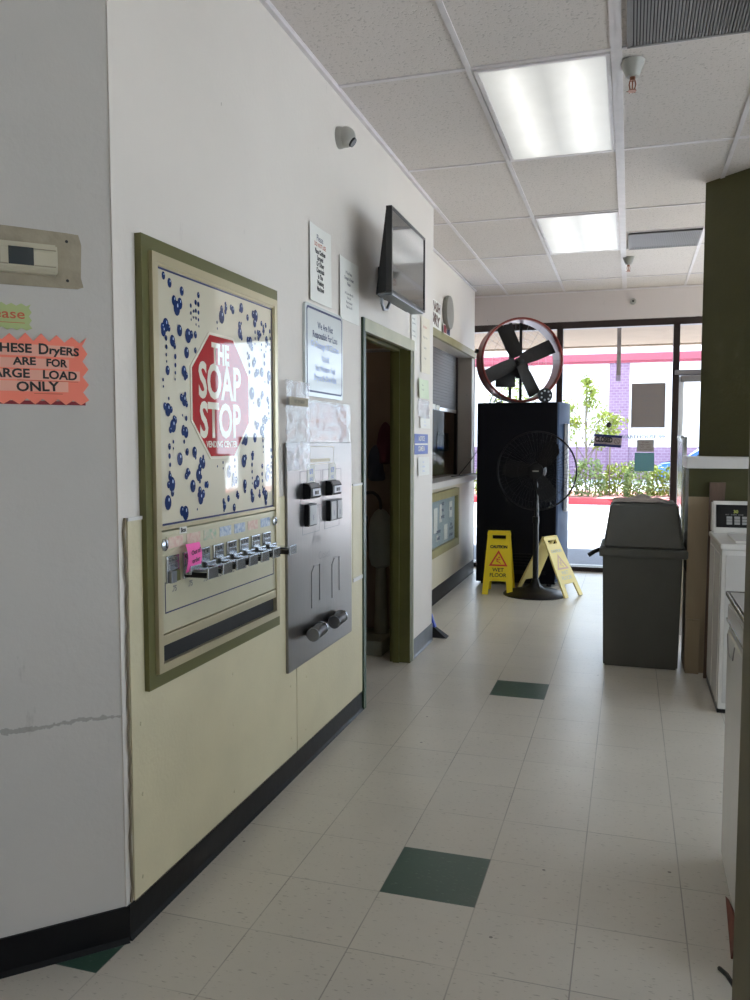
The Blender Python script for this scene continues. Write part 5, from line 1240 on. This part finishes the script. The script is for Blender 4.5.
def tree(x, y, H, label, seed, spots, m):
    t = thing('young_tree', label, 'tree', (x, y, 0.05), group='young trees in the planter'); rg = random.Random(seed)
    b = MB(); b.tube([(0, 0, 0), (0.02, 0, H*.3), (-.02, 0, H*.6), (0.0, 0, H*.93)], 0.025, 6)
    for (sx, sz, sr) in spots: b.tube([(0, 0, max(.4, sz-.7)), (sx*.5, 0.05*rg.uniform(-1, 1), sz-.25), (sx, 0, sz)], 0.012, 5)
    b.build('trunk', M['bark'], t)
    def fn(r_):
        sx, sz, sr = r_.choice(spots)
        return (sx + r_.gauss(0, sr*.55), r_.gauss(0, sr*.6), sz + r_.gauss(0, sr*.5))
    leaves(int(170*len(spots)), fn, 0.055, m, 'foliage', t, seed)
    return t
tree(-1.12, 22.6, 3.1, 'slender young tree with yellow-green leaves in the planter outside', 5,
     [(0, 3.0, .14), (.12, 2.75, .16), (.10, 2.45, .2), (-.45, 2.35, .22), (-.6, 2.05, .22), (-.3, 1.95, .2), (.45, 2.1, .22), (.75, 1.95, .2), (.3, 1.75, .25), (.65, 1.65, .2), (-.55, 1.6, .2), (.35, 1.4, .18)], M['leaf'])
tree(-3.2, 22.9, 3.3, 'young tree seen through the fan guard left of the cabinet', 6, [(0, 3.0, .3), (.4, 2.5, .35), (-.4, 2.4, .35), (.2, 2.0, .35), (-.3, 1.7, .3)], M['leaf'])
for x, l in ((-0.85, 'thin wooden stake right of the young tree'), (-1.35, 'thin wooden stake left of the young tree'), (-0.5, 'thin stake between the tree and the CLOSED sign')):
    tag(MB().cyl((x, 22.5, 0.05), (x, 22.5, 1.5), 0.018, seg=8).build('tree_stake', M['bark']), l, 'stake', 'tree stakes')
# building across the lot
BY = 36.0
bd = thing('store_building', 'white and mauve brick store building across the parking lot with a rose fascia', 'building', (0, BY, -0.1))
MB().box(-22, 9, 0, 9, 0, 5.6).build('wall', M['bwhite'], bd)
MB().box(-22, 9.2, -0.35, 0.0, 4.93, 5.22).box(-22, 9.1, -0.22, 0.0, 4.85, 4.93).build('fascia', M['pinkb'], bd)
MB().box(-22, 9, -0.06, 0.0, 0, 1.36).build('brick_base', M['brick'], bd)
for x in (-8.6, -0.87, 6.9): MB().box(x, x+0.80, -0.16, 0.0, 0, 4.86).build('brick_pilaster', M['brick'], bd)
text('wall_lettering', 'WAREHOUSE 99', .14, 0.46, 1.78, -0.18, mat('grey_wall_letters', (0.10, 0.10, 0.11), .7), bd, fit=1.82, bold=.006)
def car(x, y, rz, m, label):
    t = thing('parked_car', label, 'car', (x, y, -0.1), rz, 'parked cars')
    side = [(-2.1, .35), (-2.15, .62), (-2.0, .85), (-1.3, .95), (-.75, 1.38), (.65, 1.42), (1.35, 1.0), (2.0, .9), (2.15, .65), (2.1, .35)]
    b = MB().prism(side, -.85, .85); bmesh.ops.bevel(b.b, geom=list(b.b.edges), offset=.06, segments=2, affect='EDGES'); b.build('body', m, t, smooth=True)
    MB().prism([(-1.15, .97), (-.70, 1.32), (.60, 1.36), (1.15, 1.0)], -.87, .87).build('side_window', M['lcd'], t)
    for wx in (-1.3, 1.3):
        for wy in (-.78, .78): MB().cyl((wx, wy-.1, .33), (wx, wy+.1, .33), .33, seg=24).build('wheel', M['rubber'], t, smooth=True)
car(2.95, 28.5, 0, M['carb'], 'blue car parked outside, its nose just right of the teal window sheet')
car(3.50, 25.6, 0, M['carw'], 'white car parked outside, seen through the glass door')

# ------------------------------------------------------------------ light
SKY, SUN, EXPO = 4.2, 20.0, 0.62
w = bpy.data.worlds.new('sky'); S.world = w; w.use_nodes = True; nt = w.node_tree
bg = nt.nodes['Background']; sk = nt.nodes.new('ShaderNodeTexSky')
try:
    sk.sky_type = 'HOSEK_WILKIE'; sk.turbidity = 3.0; sk.ground_albedo = 0.4
    sk.sun_direction = Vector((0.35, 0.72, 0.95)).normalized()
except Exception: pass
mx = nt.nodes.new('ShaderNodeMix'); mx.data_type = 'RGBA'; mx.inputs['Factor'].default_value = 0.75
mx.inputs[7].default_value = (0.74, 0.845, 1.0, 1)
nt.links.new(sk.outputs['Color'], mx.inputs[6]); nt.links.new(mx.outputs[2], bg.inputs['Color'])
bg.inputs['Strength'].default_value = SKY
sl = bpy.data.lights.new('sun', 'SUN'); sl.energy = SUN; sl.angle = math.radians(0.6); sl.color = (1.0, 0.95, 0.86)
so = bpy.data.objects.new('sun', sl); COL.objects.link(so)
so.rotation_euler = Vector((-0.30, -0.75, -1.0)).to_track_quat('-Z', 'Y').to_euler()
def portal(loc, rot, sx, sy):
    l = bpy.data.lights.new('daylight_portal', 'AREA'); l.shape = 'RECTANGLE'; l.size = sx; l.size_y = sy; l.cycles.is_portal = True
    o = bpy.data.objects.new('daylight_portal', l); COL.objects.link(o); o.location = loc; o.rotation_euler = rot
portal((1.5, FARY+0.3, 1.4), (-PI/2, 0, 0), 7.4, 2.8)
portal((5.45, 3.4, 1.62), (0, PI/2, 0), 2.3, 8.9)

# ------------------------------------------------------------------ camera and view
cd = bpy.data.cameras.new('camera'); cam = bpy.data.objects.new('camera', cd); COL.objects.link(cam)
cd.sensor_fit = 'VERTICAL'; cd.sensor_height = 36.0; cd.lens = 820/1000*36.0; cd.clip_start = 0.02; cd.clip_end = 300
cam.location = (0, 0, 1.43); cam.rotation_euler = (math.radians(90-3.976), 0, math.radians(17.235))
S.camera = cam
S.view_settings.view_transform = 'Standard'; S.view_settings.look = 'None'; S.view_settings.gamma = 1.0; S.view_settings.use_curve_mapping = False
S.view_settings.exposure = EXPO
S.cycles.max_bounces = 10; S.cycles.diffuse_bounces = 5; S.cycles.glossy_bounces = 4; S.cycles.transparent_max_bounces = 12
S.cycles.sample_clamp_indirect = 8.0
